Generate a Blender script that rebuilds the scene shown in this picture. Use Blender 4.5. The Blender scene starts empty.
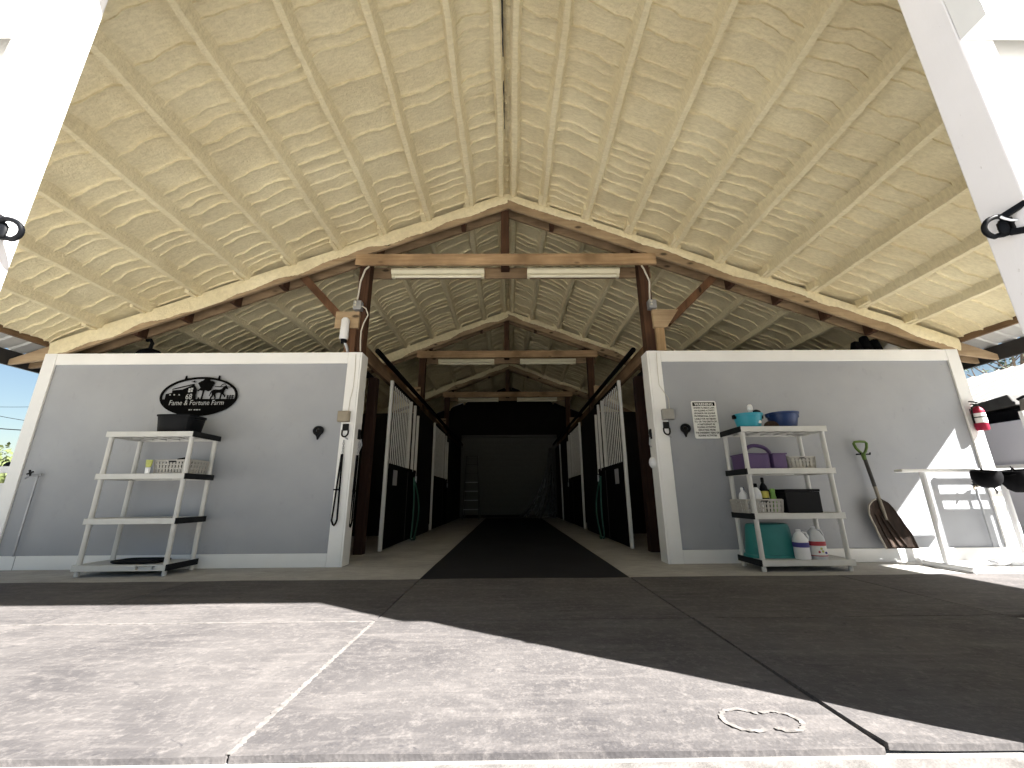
import bpy, math, random
import numpy as np
from mathutils import Vector, Matrix
random.seed(7)
rng = np.random.default_rng(7)
SC = bpy.context.scene
COL = SC.collection
V = Vector

# ------------------------------------------------------------------ materials
MATS = {}
def nodes(name, rough=0.7, spec=0.3):
    m = bpy.data.materials.new(name); m.use_nodes = True
    nt = m.node_tree; b = nt.nodes['Principled BSDF']
    b.inputs['Roughness'].default_value = rough
    b.inputs['Specular IOR Level'].default_value = spec
    MATS[name] = m
    return m, nt, b
def coords(nt, scale=(1, 1, 1), kind='Object'):
    tc = nt.nodes.new('ShaderNodeTexCoord'); mp = nt.nodes.new('ShaderNodeMapping')
    mp.inputs['Scale'].default_value = scale
    nt.links.new(tc.outputs[kind], mp.inputs['Vector'])
    return mp.outputs['Vector']
def noise(nt, vec, scale, detail=4, rough=0.55, dist=0.0):
    n = nt.nodes.new('ShaderNodeTexNoise')
    n.inputs['Scale'].default_value = scale; n.inputs['Detail'].default_value = detail
    n.inputs['Roughness'].default_value = rough; n.inputs['Distortion'].default_value = dist
    nt.links.new(vec, n.inputs['Vector'])
    return n.outputs['Fac']
def ramp(nt, fac, stops):
    r = nt.nodes.new('ShaderNodeValToRGB')
    while len(r.color_ramp.elements) < len(stops): r.color_ramp.elements.new(0.5)
    for e, (p, c) in zip(r.color_ramp.elements, stops):
        e.position = p; e.color = (*c, 1) if len(c) == 3 else c
    nt.links.new(fac, r.inputs['Fac'])
    return r.outputs['Color']
def mix(nt, fac, a, b, mode='MIX'):
    m = nt.nodes.new('ShaderNodeMix'); m.data_type = 'RGBA'; m.blend_type = mode
    for sock, val in ((m.inputs[0], fac), (m.inputs[6], a), (m.inputs[7], b)):
        if hasattr(val, 'is_linked') or hasattr(val, 'links'): nt.links.new(val, sock)
        elif isinstance(val, (int, float)): sock.default_value = val
        else: sock.default_value = (*val, 1)
    return m.outputs[2]
def bump(nt, b, h, strength=0.3, dist=0.01):
    n = nt.nodes.new('ShaderNodeBump'); n.inputs['Strength'].default_value = strength
    n.inputs['Distance'].default_value = dist
    nt.links.new(h, n.inputs['Height']); nt.links.new(n.outputs['Normal'], b.inputs['Normal'])
def plain(name, col, rough=0.6, var=0.12, scale=9.0, spec=0.3, metal=0.0, bumps=0.0, stretch=(1, 1, 1)):
    m, nt, b = nodes(name, rough, spec)
    v = coords(nt, stretch)
    lo = tuple(c * (1 - var) for c in col); hi = tuple(min(1, c * (1 + var)) for c in col)
    f = noise(nt, v, scale)
    nt.links.new(ramp(nt, f, [(0.3, lo), (0.7, hi)]), b.inputs['Base Color'])
    b.inputs['Metallic'].default_value = metal
    if bumps: bump(nt, b, noise(nt, v, scale * 8), bumps, 0.004)
    return m
def wood(name, dark, light, axis, rough=0.75, knots=True):
    m, nt, b = nodes(name, rough, 0.2)
    s = [14, 14, 14]; s[axis] = 0.9
    v = coords(nt, tuple(s))
    f = noise(nt, v, 1.6, 6, 0.6, 0.6)
    c = ramp(nt, f, [(0.3, dark), (0.7, light)])
    v2 = coords(nt, (1, 1, 1))
    c = mix(nt, ramp(nt, noise(nt, v2, 2.3, 3), [(0.4, (0, 0, 0)), (0.75, (1, 1, 1))]), c, tuple(x * 0.72 for x in dark))
    if knots:
        vo = nt.nodes.new('ShaderNodeTexVoronoi'); vo.inputs['Scale'].default_value = 1.0
        s2 = [5.0, 5.0, 5.0]; s2[axis] = 2.2
        nt.links.new(coords(nt, tuple(s2)), vo.inputs['Vector'])
        c = mix(nt, ramp(nt, vo.outputs['Distance'], [(0.07, (1, 1, 1)), (0.14, (0, 0, 0))]), c, tuple(x * 0.25 for x in dark))
    nt.links.new(c, b.inputs['Base Color'])
    bump(nt, b, f, 0.25, 0.004)
    return m

# sprayed foam under the roof
def foam_mat(name, k=1.0):
    m, nt, b = nodes(name, 0.9, 0.1)
    v = coords(nt)
    c = ramp(nt, noise(nt, v, 1.3, 4), [(0.3, (0.76 * k, 0.665 * k, 0.44 * k)), (0.7, (0.86 * k, 0.775 * k, 0.54 * k))])
    c2 = ramp(nt, noise(nt, coords(nt, (1, 3, 1)), 16, 4, 0.7), [(0.25, (0.80, 0.79, 0.75)), (0.65, (1, 1, 1))])
    nt.links.new(mix(nt, 1.0, c, c2, 'MULTIPLY'), b.inputs['Base Color'])
    n1 = noise(nt, v, 42, 5, 0.7); n2 = noise(nt, coords(nt, (1.2, 17, 1.2)), 1.6, 4, 0.6, 0.3)
    mm = nt.nodes.new('ShaderNodeMath'); mm.operation = 'MULTIPLY_ADD'; mm.inputs[1].default_value = 0.35
    nt.links.new(n2, mm.inputs[0]); nt.links.new(n1, mm.inputs[2])
    bump(nt, b, mm.outputs[0], 0.85, 0.015)
    return m
foam_mat('foam')
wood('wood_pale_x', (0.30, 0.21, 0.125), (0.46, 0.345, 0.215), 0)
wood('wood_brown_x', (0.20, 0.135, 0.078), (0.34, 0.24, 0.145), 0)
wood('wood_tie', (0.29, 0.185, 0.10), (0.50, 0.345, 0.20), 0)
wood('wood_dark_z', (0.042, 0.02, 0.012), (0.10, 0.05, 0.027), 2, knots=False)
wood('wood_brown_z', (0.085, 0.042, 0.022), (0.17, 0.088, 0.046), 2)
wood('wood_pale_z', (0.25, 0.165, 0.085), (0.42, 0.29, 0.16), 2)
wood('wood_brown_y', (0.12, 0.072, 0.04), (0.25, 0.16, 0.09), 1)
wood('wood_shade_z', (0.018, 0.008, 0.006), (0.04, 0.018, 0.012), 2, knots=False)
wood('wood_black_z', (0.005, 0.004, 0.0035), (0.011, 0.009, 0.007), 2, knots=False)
plain('dark_fascia', (0.035, 0.033, 0.032), 0.6)
plain('roof_metal', (0.62, 0.62, 0.60), 0.4, 0.08, metal=0.2)

def wall_paint():
    m, nt, b = nodes('wall_paint', 0.7, 0.2)
    v = coords(nt)
    c = ramp(nt, noise(nt, v, 1.1, 5), [(0.3, (0.300, 0.312, 0.335)), (0.7, (0.355, 0.366, 0.390))])
    sm = ramp(nt, noise(nt, coords(nt, (2.2, 2.2, 1.3)), 3.4, 6, 0.7), [(0.60, (0, 0, 0)), (0.78, (0.35, 0.35, 0.35))])
    c = mix(nt, sm, c, (0.21, 0.212, 0.22))
    sp = ramp(nt, noise(nt, coords(nt, (6, 6, 9)), 5, 3, 0.5), [(0.735, (0, 0, 0)), (0.76, (0.5, 0.5, 0.5))])
    c = mix(nt, sp, c, (0.13, 0.13, 0.135))
    nt.links.new(c, b.inputs['Base Color'])
    bump(nt, b, noise(nt, v, 70, 3), 0.12, 0.003)
wall_paint()
def white_paint(name, base=(0.80, 0.80, 0.79)):
    m, nt, b = nodes(name, 0.55, 0.3)
    v = coords(nt)
    c = ramp(nt, noise(nt, v, 2.5, 5), [(0.3, tuple(x * 0.93 for x in base)), (0.7, base)])
    ch = ramp(nt, noise(nt, coords(nt, (9, 9, 2.2)), 6, 5, 0.7), [(0.68, (0, 0, 0)), (0.73, (0.55, 0.55, 0.55))])
    c = mix(nt, ch, c, (0.42, 0.39, 0.35))
    nt.links.new(c, b.inputs['Base Color'])
    bump(nt, b, noise(nt, coords(nt, (20, 20, 3)), 4, 4), 0.15, 0.004)
white_paint('white_paint'); white_paint('white_post', (0.82, 0.80, 0.81))

def rubber():
    m, nt, b = nodes('rubber', 0.8, 0.2)
    oi = nt.nodes.new('ShaderNodeObjectInfo'); tc = nt.nodes.new('ShaderNodeTexCoord')
    def shifted(scale, rot=0.0):
        mu = nt.nodes.new('ShaderNodeVectorMath'); mu.operation = 'SCALE'; mu.inputs[0].default_value = (31, 17, 5)
        nt.links.new(oi.outputs['Random'], mu.inputs['Scale'])
        ad = nt.nodes.new('ShaderNodeVectorMath'); ad.operation = 'ADD'
        nt.links.new(tc.outputs['Object'], ad.inputs[0]); nt.links.new(mu.outputs[0], ad.inputs[1])
        mp = nt.nodes.new('ShaderNodeMapping'); mp.inputs['Scale'].default_value = scale; mp.inputs['Rotation'].default_value = (0, 0, rot)
        nt.links.new(ad.outputs[0], mp.inputs['Vector']); return mp.outputs['Vector']
    v = shifted((1, 1, 1))
    c = ramp(nt, noise(nt, v, 1.4, 6, 0.62, 0.4), [(0.28, (0.056, 0.053, 0.055)), (0.75, (0.124, 0.116, 0.113))])
    st = ramp(nt, noise(nt, shifted((1.0, 5.5, 1), 0.45), 2.4, 6, 0.68, 0.6), [(0.48, (0, 0, 0)), (0.80, (0.55, 0.55, 0.55))])
    c = mix(nt, st, c, (0.195, 0.180, 0.172))
    sc = ramp(nt, noise(nt, shifted((1.3, 2.0, 1)), 5, 6, 0.72, 1.8), [(0.60, (0, 0, 0)), (0.68, (0.55, 0.55, 0.55))])
    c = mix(nt, sc, c, (0.034, 0.034, 0.040))
    du = ramp(nt, noise(nt, v, 30, 6, 0.8), [(0.50, (0, 0, 0)), (0.72, (0.6, 0.6, 0.6))])
    c = mix(nt, du, c, (0.215, 0.198, 0.188))
    nt.links.new(c, b.inputs['Base Color'])
    w1 = nt.nodes.new('ShaderNodeTexVoronoi'); w1.inputs['Scale'].default_value = 75
    nt.links.new(v, w1.inputs['Vector'])
    bump(nt, b, w1.outputs['Distance'], 0.35, 0.003)
rubber()
def rubber_aisle():
    m, nt, b = nodes('rubber_aisle', 0.8, 0.2)
    v = coords(nt)
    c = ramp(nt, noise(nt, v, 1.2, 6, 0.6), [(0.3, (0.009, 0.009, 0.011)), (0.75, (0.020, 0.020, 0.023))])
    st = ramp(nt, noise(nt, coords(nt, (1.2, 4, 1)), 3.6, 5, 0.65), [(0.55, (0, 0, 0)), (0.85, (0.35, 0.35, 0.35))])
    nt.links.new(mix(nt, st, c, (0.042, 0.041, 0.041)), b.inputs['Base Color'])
    bump(nt, b, noise(nt, v, 60, 3), 0.4, 0.004)
rubber_aisle()
def dust_seam():
    m, nt, b = nodes('dust', 0.95, 0.05)
    v = coords(nt)
    c = ramp(nt, noise(nt, v, 30, 5, 0.7), [(0.35, (0.12, 0.113, 0.108)), (0.65, (0.20, 0.188, 0.18))])
    nt.links.new(c, b.inputs['Base Color'])
dust_seam()
def concrete():
    m, nt, b = nodes('concrete', 0.85, 0.2)
    v = coords(nt)
    c = ramp(nt, noise(nt, v, 1.5, 7, 0.65), [(0.3, (0.33, 0.325, 0.312)), (0.7, (0.50, 0.49, 0.47))])
    st = ramp(nt, noise(nt, coords(nt, (1, 3, 1)), 5, 6, 0.7), [(0.45, (0, 0, 0)), (0.8, (0.6, 0.6, 0.6))])
    c = mix(nt, st, c, (0.20, 0.195, 0.185))
    fine = ramp(nt, noise(nt, v, 90, 3, 0.8), [(0.3, (0.8, 0.8, 0.8)), (0.7, (1.1, 1.1, 1.1))])
    nt.links.new(mix(nt, 1.0, c, fine, 'MULTIPLY'), b.inputs['Base Color'])
    bump(nt, b, noise(nt, v, 60, 4), 0.3, 0.004)
concrete()
plain('dimmed_concrete', (0.15, 0.142, 0.135), 0.9, 0.3, 14, 0.1, bumps=0.6)  # concrete darkened so the sunlit near strip comes out less bright
plain('sandy_ground', (0.42, 0.41, 0.38), 0.95, 0.18, 1.3, 0.1, bumps=0.4)
plain('shelf_plastic', (0.56, 0.56, 0.54), 0.5, 0.06, 6)
plain('shelf_dark', (0.010, 0.0115, 0.013), 0.6, 0.3, 9, spec=0.15)
plain('grey_wicker', (0.36, 0.35, 0.325), 0.6, 0.1)
plain('black_plastic', (0.004, 0.0045, 0.006), 0.55, 0.2, spec=0.12)
plain('black_metal', (0.003, 0.003, 0.0035), 0.5, 0.2, spec=0.2)
plain('black_cloth', (0.0035, 0.0035, 0.0045), 0.9, 0.3, 30, spec=0.1)
plain('teal_bucket', (0.035, 0.30, 0.40), 0.4, 0.07)
plain('teal_tub', (0.022, 0.185, 0.18), 0.45, 0.08, 5)
plain('navy_plastic', (0.013, 0.036, 0.125), 0.4, 0.08)
plain('purple_plastic', (0.085, 0.052, 0.135), 0.45, 0.08)
plain('bristle_brown', (0.035, 0.02, 0.014), 0.95, 0.4, 60, bumps=0.8)
plain('white_plastic', (0.72, 0.73, 0.75), 0.4, 0.05)
plain('white_label', (0.75, 0.75, 0.73), 0.5, 0.05)
plain('blue_label', (0.05, 0.045, 0.22), 0.5, 0.1)
plain('red_label', (0.38, 0.04, 0.05), 0.5, 0.1)
plain('yellow_label', (0.55, 0.50, 0.10), 0.5, 0.2, 40)
plain('green_bottle', (0.16, 0.32, 0.07), 0.35, 0.2)
plain('lime_tag', (0.42, 0.45, 0.13), 0.5, 0.3, 40)
plain('clear_plastic', (0.50, 0.52, 0.55), 0.3, 0.05)
plain('green_grip', (0.085, 0.15, 0.03), 0.5, 0.1)
wood('shaft_wood', (0.16, 0.14, 0.11), (0.30, 0.27, 0.22), 2, knots=False)
plain('shaft_dark', (0.045, 0.042, 0.04), 0.6, 0.2)
def shovel_mat():
    m, nt, b = nodes('shovel_blade', 0.75, 0.25)
    v = coords(nt)
    f = noise(nt, coords(nt, (4, 4, 1.2)), 5, 6, 0.65)
    nt.links.new(ramp(nt, f, [(0.35, (0.010, 0.006, 0.004)), (0.6, (0.032, 0.018, 0.012)), (0.78, (0.11, 0.075, 0.05))]), b.inputs['Base Color'])
    bump(nt, b, f, 0.4, 0.004)
shovel_mat()
plain('blade_rim', (0.36, 0.33, 0.28), 0.6, 0.15)
plain('red_enamel', (0.26, 0.010, 0.035), 0.5, 0.06, spec=0.2)
plain('galvanised', (0.33, 0.34, 0.36), 0.45, 0.15, metal=0.5)
plain('tan_box', (0.29, 0.25, 0.19), 0.6, 0.08)
plain('grey_box', (0.30, 0.29, 0.27), 0.6, 0.08)
plain('light_housing', (0.62, 0.58, 0.43), 0.45, 0.05)
plain('light_tube', (0.66, 0.63, 0.50), 0.35, 0.03)
plain('grille_white', (0.60, 0.60, 0.58), 0.5, 0.06)
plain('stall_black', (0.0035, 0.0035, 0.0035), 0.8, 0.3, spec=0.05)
plain('paper', (0.30, 0.30, 0.32), 0.7, 0.05)
plain('hose_green', (0.03, 0.10, 0.075), 0.5, 0.1)
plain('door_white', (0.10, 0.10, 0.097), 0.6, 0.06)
plain('ladder_grey', (0.05, 0.05, 0.05), 0.5, 0.2)
plain('cable_white', (0.55, 0.52, 0.45), 0.5, 0.05)
plain('sign_ink', (0.0025, 0.0025, 0.0025), 0.8, 0.1, spec=0.03)
plain('sign_cut', (0.42, 0.43, 0.44), 0.7, 0.03)
plain('neighbour_roof', (0.30, 0.29, 0.27), 0.5, 0.04, 2)
plain('neighbour_wall', (0.62, 0.62, 0.68), 0.6, 0.04, 2)
plain('grey_tarp', (0.05, 0.048, 0.045), 0.7, 0.25, 12)
plain('tan_item', (0.20, 0.18, 0.15), 0.7, 0.2, 12)
plain('bark', (0.10, 0.075, 0.055), 0.9, 0.3, 12)
plain('leaf_olive', (0.075, 0.095, 0.030), 0.7, 0.45, 3)
plain('leaf_dark', (0.06, 0.09, 0.05), 0.7, 0.45, 3)
plain('grass_far', (0.16, 0.19, 0.07), 0.95, 0.3, 1.5)
def sheet_mat():
    m, nt, b = nodes('sheet_plastic', 0.35, 0.4)
    b.inputs['Base Color'].default_value = (0.20, 0.21, 0.23, 1)
    f = noise(nt, coords(nt), 9, 4)
    nt.links.new(ramp(nt, f, [(0.3, (0.13, 0.14, 0.15)), (0.7, (0.25, 0.26, 0.28))]), b.inputs['Base Color'])
    b.inputs['Alpha'].default_value = 0.55
sheet_mat()

# ------------------------------------------------------------------ mesh builder
def wpos(o):
    p = V((0, 0, 0))
    while o is not None:
        p = p + o.location; o = o.parent
    return p
class MB:
    def __init__(s): s.v = []; s.f = []
    def add(s, vs, fs):
        k = len(s.v); s.v += [tuple(p) for p in vs]; s.f += [tuple(i + k for i in f) for f in fs]; return s
    def box(s, x0, x1, y0, y1, z0, z1):
        vs = [(x, y, z) for z in (z0, z1) for y in (y0, y1) for x in (x0, x1)]
        return s.add(vs, [(0, 2, 3, 1), (4, 5, 7, 6), (0, 1, 5, 4), (2, 6, 7, 3), (0, 4, 6, 2), (1, 3, 7, 5)])
    def bar(s, p0, p1, w, h, up=(0, 0, 1)):
        p0, p1 = V(p0), V(p1); d = (p1 - p0).normalized(); u = V(up)
        a = d.cross(u).normalized(); u = a.cross(d).normalized()
        vs = [p + a * i * w / 2 + u * j * h / 2 for p in (p0, p1) for j in (-1, 1) for i in (-1, 1)]
        return s.add(vs, [(0, 2, 3, 1), (4, 5, 7, 6), (0, 1, 5, 4), (2, 6, 7, 3), (0, 4, 6, 2), (1, 3, 7, 5)])
    def tube(s, pts, r, n=10, closed=False, cap=True):
        pts = [V(p) for p in pts]; m = len(pts)
        rs = r if isinstance(r, (list, tuple)) else [r] * m
        rings = []; prev = None
        for i, p in enumerate(pts):
            if closed: d = pts[(i + 1) % m] - pts[i - 1]
            else: d = pts[min(i + 1, m - 1)] - pts[max(i - 1, 0)]
            d.normalize()
            if prev is None:
                a = d.orthogonal().normalized()
            else:
                a = (prev - d * prev.dot(d))
                a = a.normalized() if a.length > 1e-6 else d.orthogonal().normalized()
            prev = a; b = d.cross(a)
            rings.append([p + (a * math.cos(2 * math.pi * k / n) + b * math.sin(2 * math.pi * k / n)) * rs[i] for k in range(n)])
        vs = [q for rg in rings for q in rg]; fs = []
        for i in range(m if closed else m - 1):
            j = (i + 1) % m
            for k in range(n):
                fs.append((i * n + k, i * n + (k + 1) % n, j * n + (k + 1) % n, j * n + k))
        if cap and not closed:
            fs.append(tuple(reversed(range(n)))); fs.append(tuple((m - 1) * n + k for k in range(n)))
        return s.add(vs, fs)
    def lathe(s, prof, c, n=28, sx=1, sy=1, sq=2.0, cap=True):
        # sq > 2 gives a rounded square section
        vs = []; fs = []
        for r, z in prof:
            for k in range(n):
                t = 2 * math.pi * k / n; ct, st = math.cos(t), math.sin(t)
                q = (abs(ct) ** sq + abs(st) ** sq) ** (-1 / sq)
                vs.append((c[0] + r * q * ct * sx, c[1] + r * q * st * sy, c[2] + z))
        for i in range(len(prof) - 1):
            for k in range(n):
                fs.append((i * n + k, i * n + (k + 1) % n, (i + 1) * n + (k + 1) % n, (i + 1) * n + k))
        if cap:
            fs.append(tuple(reversed(range(n)))); m = len(prof) - 1
            fs.append(tuple(m * n + k for k in range(n)))
        return s.add(vs, fs)
    def prism(s, poly, y0, y1, axis='y'):
        # poly in the x-z plane (axis y) or y-z plane (axis x)
        n = len(poly)
        f = (lambda a, b, t: (a, t, b)) if axis == 'y' else (lambda a, b, t: (t, a, b)) if axis == 'x' else (lambda a, b, t: (a, b, t))
        vs = [f(a, b, y0) for a, b in poly] + [f(a, b, y1) for a, b in poly]
        fs = [tuple(range(n)), tuple(reversed(range(n, 2 * n)))]
        for i in range(n): fs.append((i, i + n, (i + 1) % n + n, (i + 1) % n))
        return s.add(vs, fs)
    def build(s, name, mat, parent=None, smooth=False, bevel=0.0, seg=2, base=None):
        me = bpy.data.meshes.new(name)
        off = wpos(parent) if parent is not None else V(base) if base is not None else V((0, 0, 0))
        me.from_pydata([(p[0] - off[0], p[1] - off[1], p[2] - off[2]) for p in s.v], [], s.f)
        me.update()
        o = bpy.data.objects.new(name, me); COL.objects.link(o)
        if parent is not None: o.parent = parent
        elif base is not None: o.location = base
        me.materials.append(MATS[mat])
        import bmesh
        bm = bmesh.new(); bm.from_mesh(me)
        bmesh.ops.recalc_face_normals(bm, faces=bm.faces); bm.to_mesh(me); bm.free()
        if smooth:
            for p in me.polygons: p.use_smooth = True
            try: me.set_sharp_from_angle(angle=math.radians(38))
            except Exception: pass
        if bevel:
            b = o.modifiers.new('bevel', 'BEVEL'); b.width = bevel; b.segments = seg; b.limit_method = 'ANGLE'
        return o
def tag(o, label=None, cat=None, group=None, kind=None):
    if label: o['label'] = label
    if cat: o['category'] = cat
    if group: o['group'] = group
    if kind: o['kind'] = kind
    return o
def thing(name, label, cat, loc, group=None):
    o = bpy.data.objects.new(name, None); COL.objects.link(o); o.location = loc
    o.empty_display_size = 0.05
    return tag(o, label, cat, group)
def struct(o): o['kind'] = 'structure'; return o
def copy_tree(o, loc, label=None):
    c = o.copy(); COL.objects.link(c); c.location = loc
    if label: c['label'] = label
    for ch in o.children:
        d = ch.copy(); COL.objects.link(d); d.parent = c
        for g in ch.children:
            e = g.copy(); COL.objects.link(e); e.parent = d
    return c
def text_mesh(txt, name, size, depth, mat, parent, org, align='CENTER', shear=0.0, sx=1.0, bold=0.0):
    """lettering standing upright, facing the porch (-y)"""
    cu = bpy.data.curves.new('txt', 'FONT'); cu.body = txt; cu.size = size; cu.extrude = depth
    cu.align_x = align; cu.shear = shear; cu.offset = bold; cu.resolution_u = 2
    to = bpy.data.objects.new('txt', cu); COL.objects.link(to)
    bpy.context.view_layer.update()
    me = bpy.data.meshes.new_from_object(to.evaluated_get(bpy.context.evaluated_depsgraph_get()))
    bpy.data.objects.remove(to); bpy.data.curves.remove(cu)
    off = V(org) - wpos(parent)
    me.transform(Matrix.Translation(off) @ Matrix.Diagonal((sx, 1, 1, 1)) @ Matrix.Rotation(math.pi / 2, 4, 'X'))
    me.materials.clear(); me.materials.append(MATS[mat])
    o = bpy.data.objects.new(name, me); COL.objects.link(o); o.parent = parent
    return o

# ------------------------------------------------------------------ dimensions
YF = 4.75                   # face of the wall line
YE = 15.2                   # back wall
SL = 0.388                  # roof slope
ZR = 4.80                   # top of rafters at the ridge
def rz(x): return ZR - SL * abs(x)
PUR = [0.085, 0.50, 1.09, 1.66, 2.24, 2.84, 3.41, 3.99, 4.58, 5.15]
BAYS = [(1.06, YF + 0.02), (YF + 0.02, 8.45), (8.45, 12.1), (12.1, YE)]

# ------------------------------------------------------------------ ground and floor
struct(MB().box(-70, 70, -40, 90, -0.30, -0.06).build('ground', 'sandy_ground'))
struct(MB().box(-6.0, 6.0, 1.382, YE, -0.055, 0.0).build('floor', 'concrete'))
struct(MB().box(-6.0, 6.0, 0.90, 1.379, -0.055, -0.002).build('floor_dimmed', 'dimmed_concrete', bevel=0.004))  # near edge of the slab, colour darkened to tone down the sun on it
struct(MB().box(-6.0, 6.0, -4.5, 0.897, -0.055, -0.004).build('floor_apron', 'concrete'))

# rubber mats of the porch
xs = [(-6.0, -4.665), (-4.655, -2.806), (-2.796, -0.806), (-0.797, 1.073), (1.085, 2.945), (2.955, 4.83)]
cols = ['far left', 'second from the left', 'left of the aisle line', 'in line with the aisle', 'right of the aisle line', 'far right']
rows = [(1.387, 2.662, 'front'), (2.671, 3.938, 'rear')]
def mat_mesh(x0, x1, y0, y1, lift=0.0):
    b = MB(); n = 26; m = 14; top = []
    def h(x, y):
        e = 0.018 + 0.0016 * math.sin(x * 3.1 + y * 2.2) + 0.001 * math.sin(x * 7 - y * 5)
        if lift: e += lift * max(0, 1 - (x - x0) / 0.22) ** 2 * (0.6 + 0.4 * math.sin(y * 5)) + lift * 0.8 * max(0, 1 - (y - y0) / 0.15) ** 2
        return e
    vs = []; fs = []
    for j in range(m + 1):
        for i in range(n + 1):
            x = x0 + (x1 - x0) * i / n; y = y0 + (y1 - y0) * j / m
            vs.append((x, y, h(x, y)))
    for j in range(m + 1):
        for i in range(n + 1):
            x, y, z = vs[j * (n + 1) + i]; vs.append((x, y, max(0.001, z - 0.018)))
    W = n + 1; K = W * (m + 1)
    for j in range(m):
        for i in range(n):
            a = j * W + i
            fs.append((a, a + 1, a + W + 1, a + W)); fs.append((a + K, a + W + K, a + W + 1 + K, a + 1 + K))
    for i in range(n):
        a = i; fs.append((a, a + K, a + 1 + K, a + 1)); a = m * W + i; fs.append((a, a + 1, a + 1 + K, a + K))
    for j in range(m):
        a = j * W; fs.append((a, a + W, a + W + K, a + K)); a = j * W + n; fs.append((a, a + K, a + W + K, a + W))
    return b.add(vs, fs)
for (y0, y1, rn) in rows:
    for (x0, x1), cn in zip(xs, cols):
        if rn == 'front' and x1 < -4.6: continue
        if rn == 'front' and x0 > 2.9: continue
        lift = 0.007 if (rn == 'front' and abs(x0 - 1.085) < 0.01) else 0.0
        o = mat_mesh(x0, x1, y0, y1, lift).build('rubber_mat', 'rubber', base=((x0 + x1) / 2, (y0 + y1) / 2, 0), smooth=True)
        lab = {('front', 3): 'dusty rubber mat at the front in line with the aisle, half in sun',
               ('front', 4): 'front rubber mat to the right of the diagonal shadow, its near edge curling up',
               ('front', 2): 'sunlit dusty rubber mat at the front left of the centre seam',
               ('front', 1): 'sunlit front rubber mat nearest the left side of the porch'}.get((rn, cols.index(cn)),
               'shaded black rubber mat in the rear row, ' + {0: 'at the far left end', 1: 'below the left plastic shelf', 2: 'left of the aisle opening', 3: 'straight in front of the aisle', 4: 'below the right plastic shelf', 5: 'at the far right by the saddle rack'}[cols.index(cn)])
        tag(o, lab, 'mat', 'rubber mats on the porch')
def strip(x0, x1, y0, y1, n, w, z=0.0215):
    """thin irregular line of dust lodged in a seam"""
    b = MB(); vs = []; fs = []
    p0, p1 = V((x0, y0, 0)), V((x1, y1, 0)); d = (p1 - p0); nrm = V((-d.y, d.x, 0)).normalized()
    for i in range(n + 1):
        p = p0 + d * i / n
        a = w * (0.35 + 0.65 * random.random()); c = w * (0.35 + 0.65 * random.random())
        vs += [p + nrm * a + V((0, 0, z)), p - nrm * c + V((0, 0, z)), p + nrm * a * .9 + V((0, 0, 0.004)), p - nrm * c * .9 + V((0, 0, 0.004))]
    for i in range(n):
        k = 4 * i; fs += [(k, k + 1, k + 5, k + 4), (k, k + 4, k + 6, k + 2), (k + 1, k + 3, k + 7, k + 5)]
    return b.add(vs, fs)
o = strip(-0.8015, -0.8015, 1.39, 2.66, 160, 0.013).build('seam_dust', 'dust'); tag(o, 'pale line of dust packed in the mat seam running towards the aisle, left', 'dust', kind='stuff')
o = strip(-3.6, -0.81, 2.6665, 2.6665, 90, 0.010).build('seam_dust', 'dust'); tag(o, 'pale dust in the cross seam of the sunlit mats at left', 'dust', kind='stuff')
def hoof_print(x, y, r, a0, a1):
    b = MB(); vs = []; fs = []; n = 30
    for i in range(n + 1):
        a = a0 + (a1 - a0) * i / n; w = .007 * (.4 + .9 * abs(math.sin(i * 1.7))) + .001
        for q in (-1, 1):
            vs.append((x + (r + q * w) * math.cos(a), y + (r * .95 + q * w) * math.sin(a), .0199 + .0012 * math.sin(i * 1.3)))
    for i in range(n): fs.append((2 * i, 2 * i + 1, 2 * i + 3, 2 * i + 2))
    return b.add(vs, fs)
hp = hoof_print(.76, 1.545, .070, .5, 5.2); hp2 = hoof_print(.87, 1.535, .062, -2.4, 2.2)
hp.add(hp2.v, hp2.f)
o = hp.build('hoof_print', 'dust'); tag(o, 'pale curved hoof print marks of dust on the front centre mat', 'hoof print', kind='stuff')
o = mat_mesh(-0.806, 1.073, 3.948, 14.6).build('rubber_runner', 'rubber_aisle', base=(0.13, 9.3, 0), smooth=True)
tag(o, 'long black rubber runner down the middle of the stable aisle', 'mat')

# ------------------------------------------------------------------ front wall line
def facade(side):
    s = -1 if side == 'left' else 1
    xi = -1.84 if s < 0 else 1.75          # inner (aisle) edge
    xo = -5.73 if s < 0 else 5.66
    a, b = min(xi, xo), max(xi, xo)
    H = 2.47
    struct(MB().box(a, b, YF + 0.012, YF + 0.06, 0, H - 0.01).build('wall_front_' + side, 'wall_paint'))
    return a, b
al, bl = facade('left'); ar, br = facade('right')
k = [0]
def trim(x0, x1, y0, y1, z0, z1, mat='white_paint', bevel=0.004):
    k[0] += 1
    return struct(MB().box(x0, x1, y0, y1, z0, z1).build('trim_%d' % k[0], mat, bevel=bevel))
H = 2.47
for (a, b) in ((al, bl), (ar, br)):
    trim(a + .151, b - .151, YF - 0.01, YF + 0.010, H - 0.145, H)              # head board
    trim(a, a + .15, YF - 0.012, YF + 0.010, 0, H); trim(b - .15, b, YF - 0.012, YF + 0.010, 0, H)
struct(MB().box(al + .151, bl - .151, YF - 0.012, YF + 0.010, 0, 0.14).build('baseboard_left', 'white_paint', bevel=0.004))
struct(MB().box(ar + .151, br - .151, YF - 0.012, YF + 0.010, 0, 0.14).build('baseboard_right', 'white_paint', bevel=0.004))
trim(bl + .001, bl + 0.022, YF - 0.010, YF + 0.20, 0, H - .002); trim(ar - 0.022, ar - .001, YF - .010, YF + 0.20, 0, H - .002)   # jambs
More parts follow.
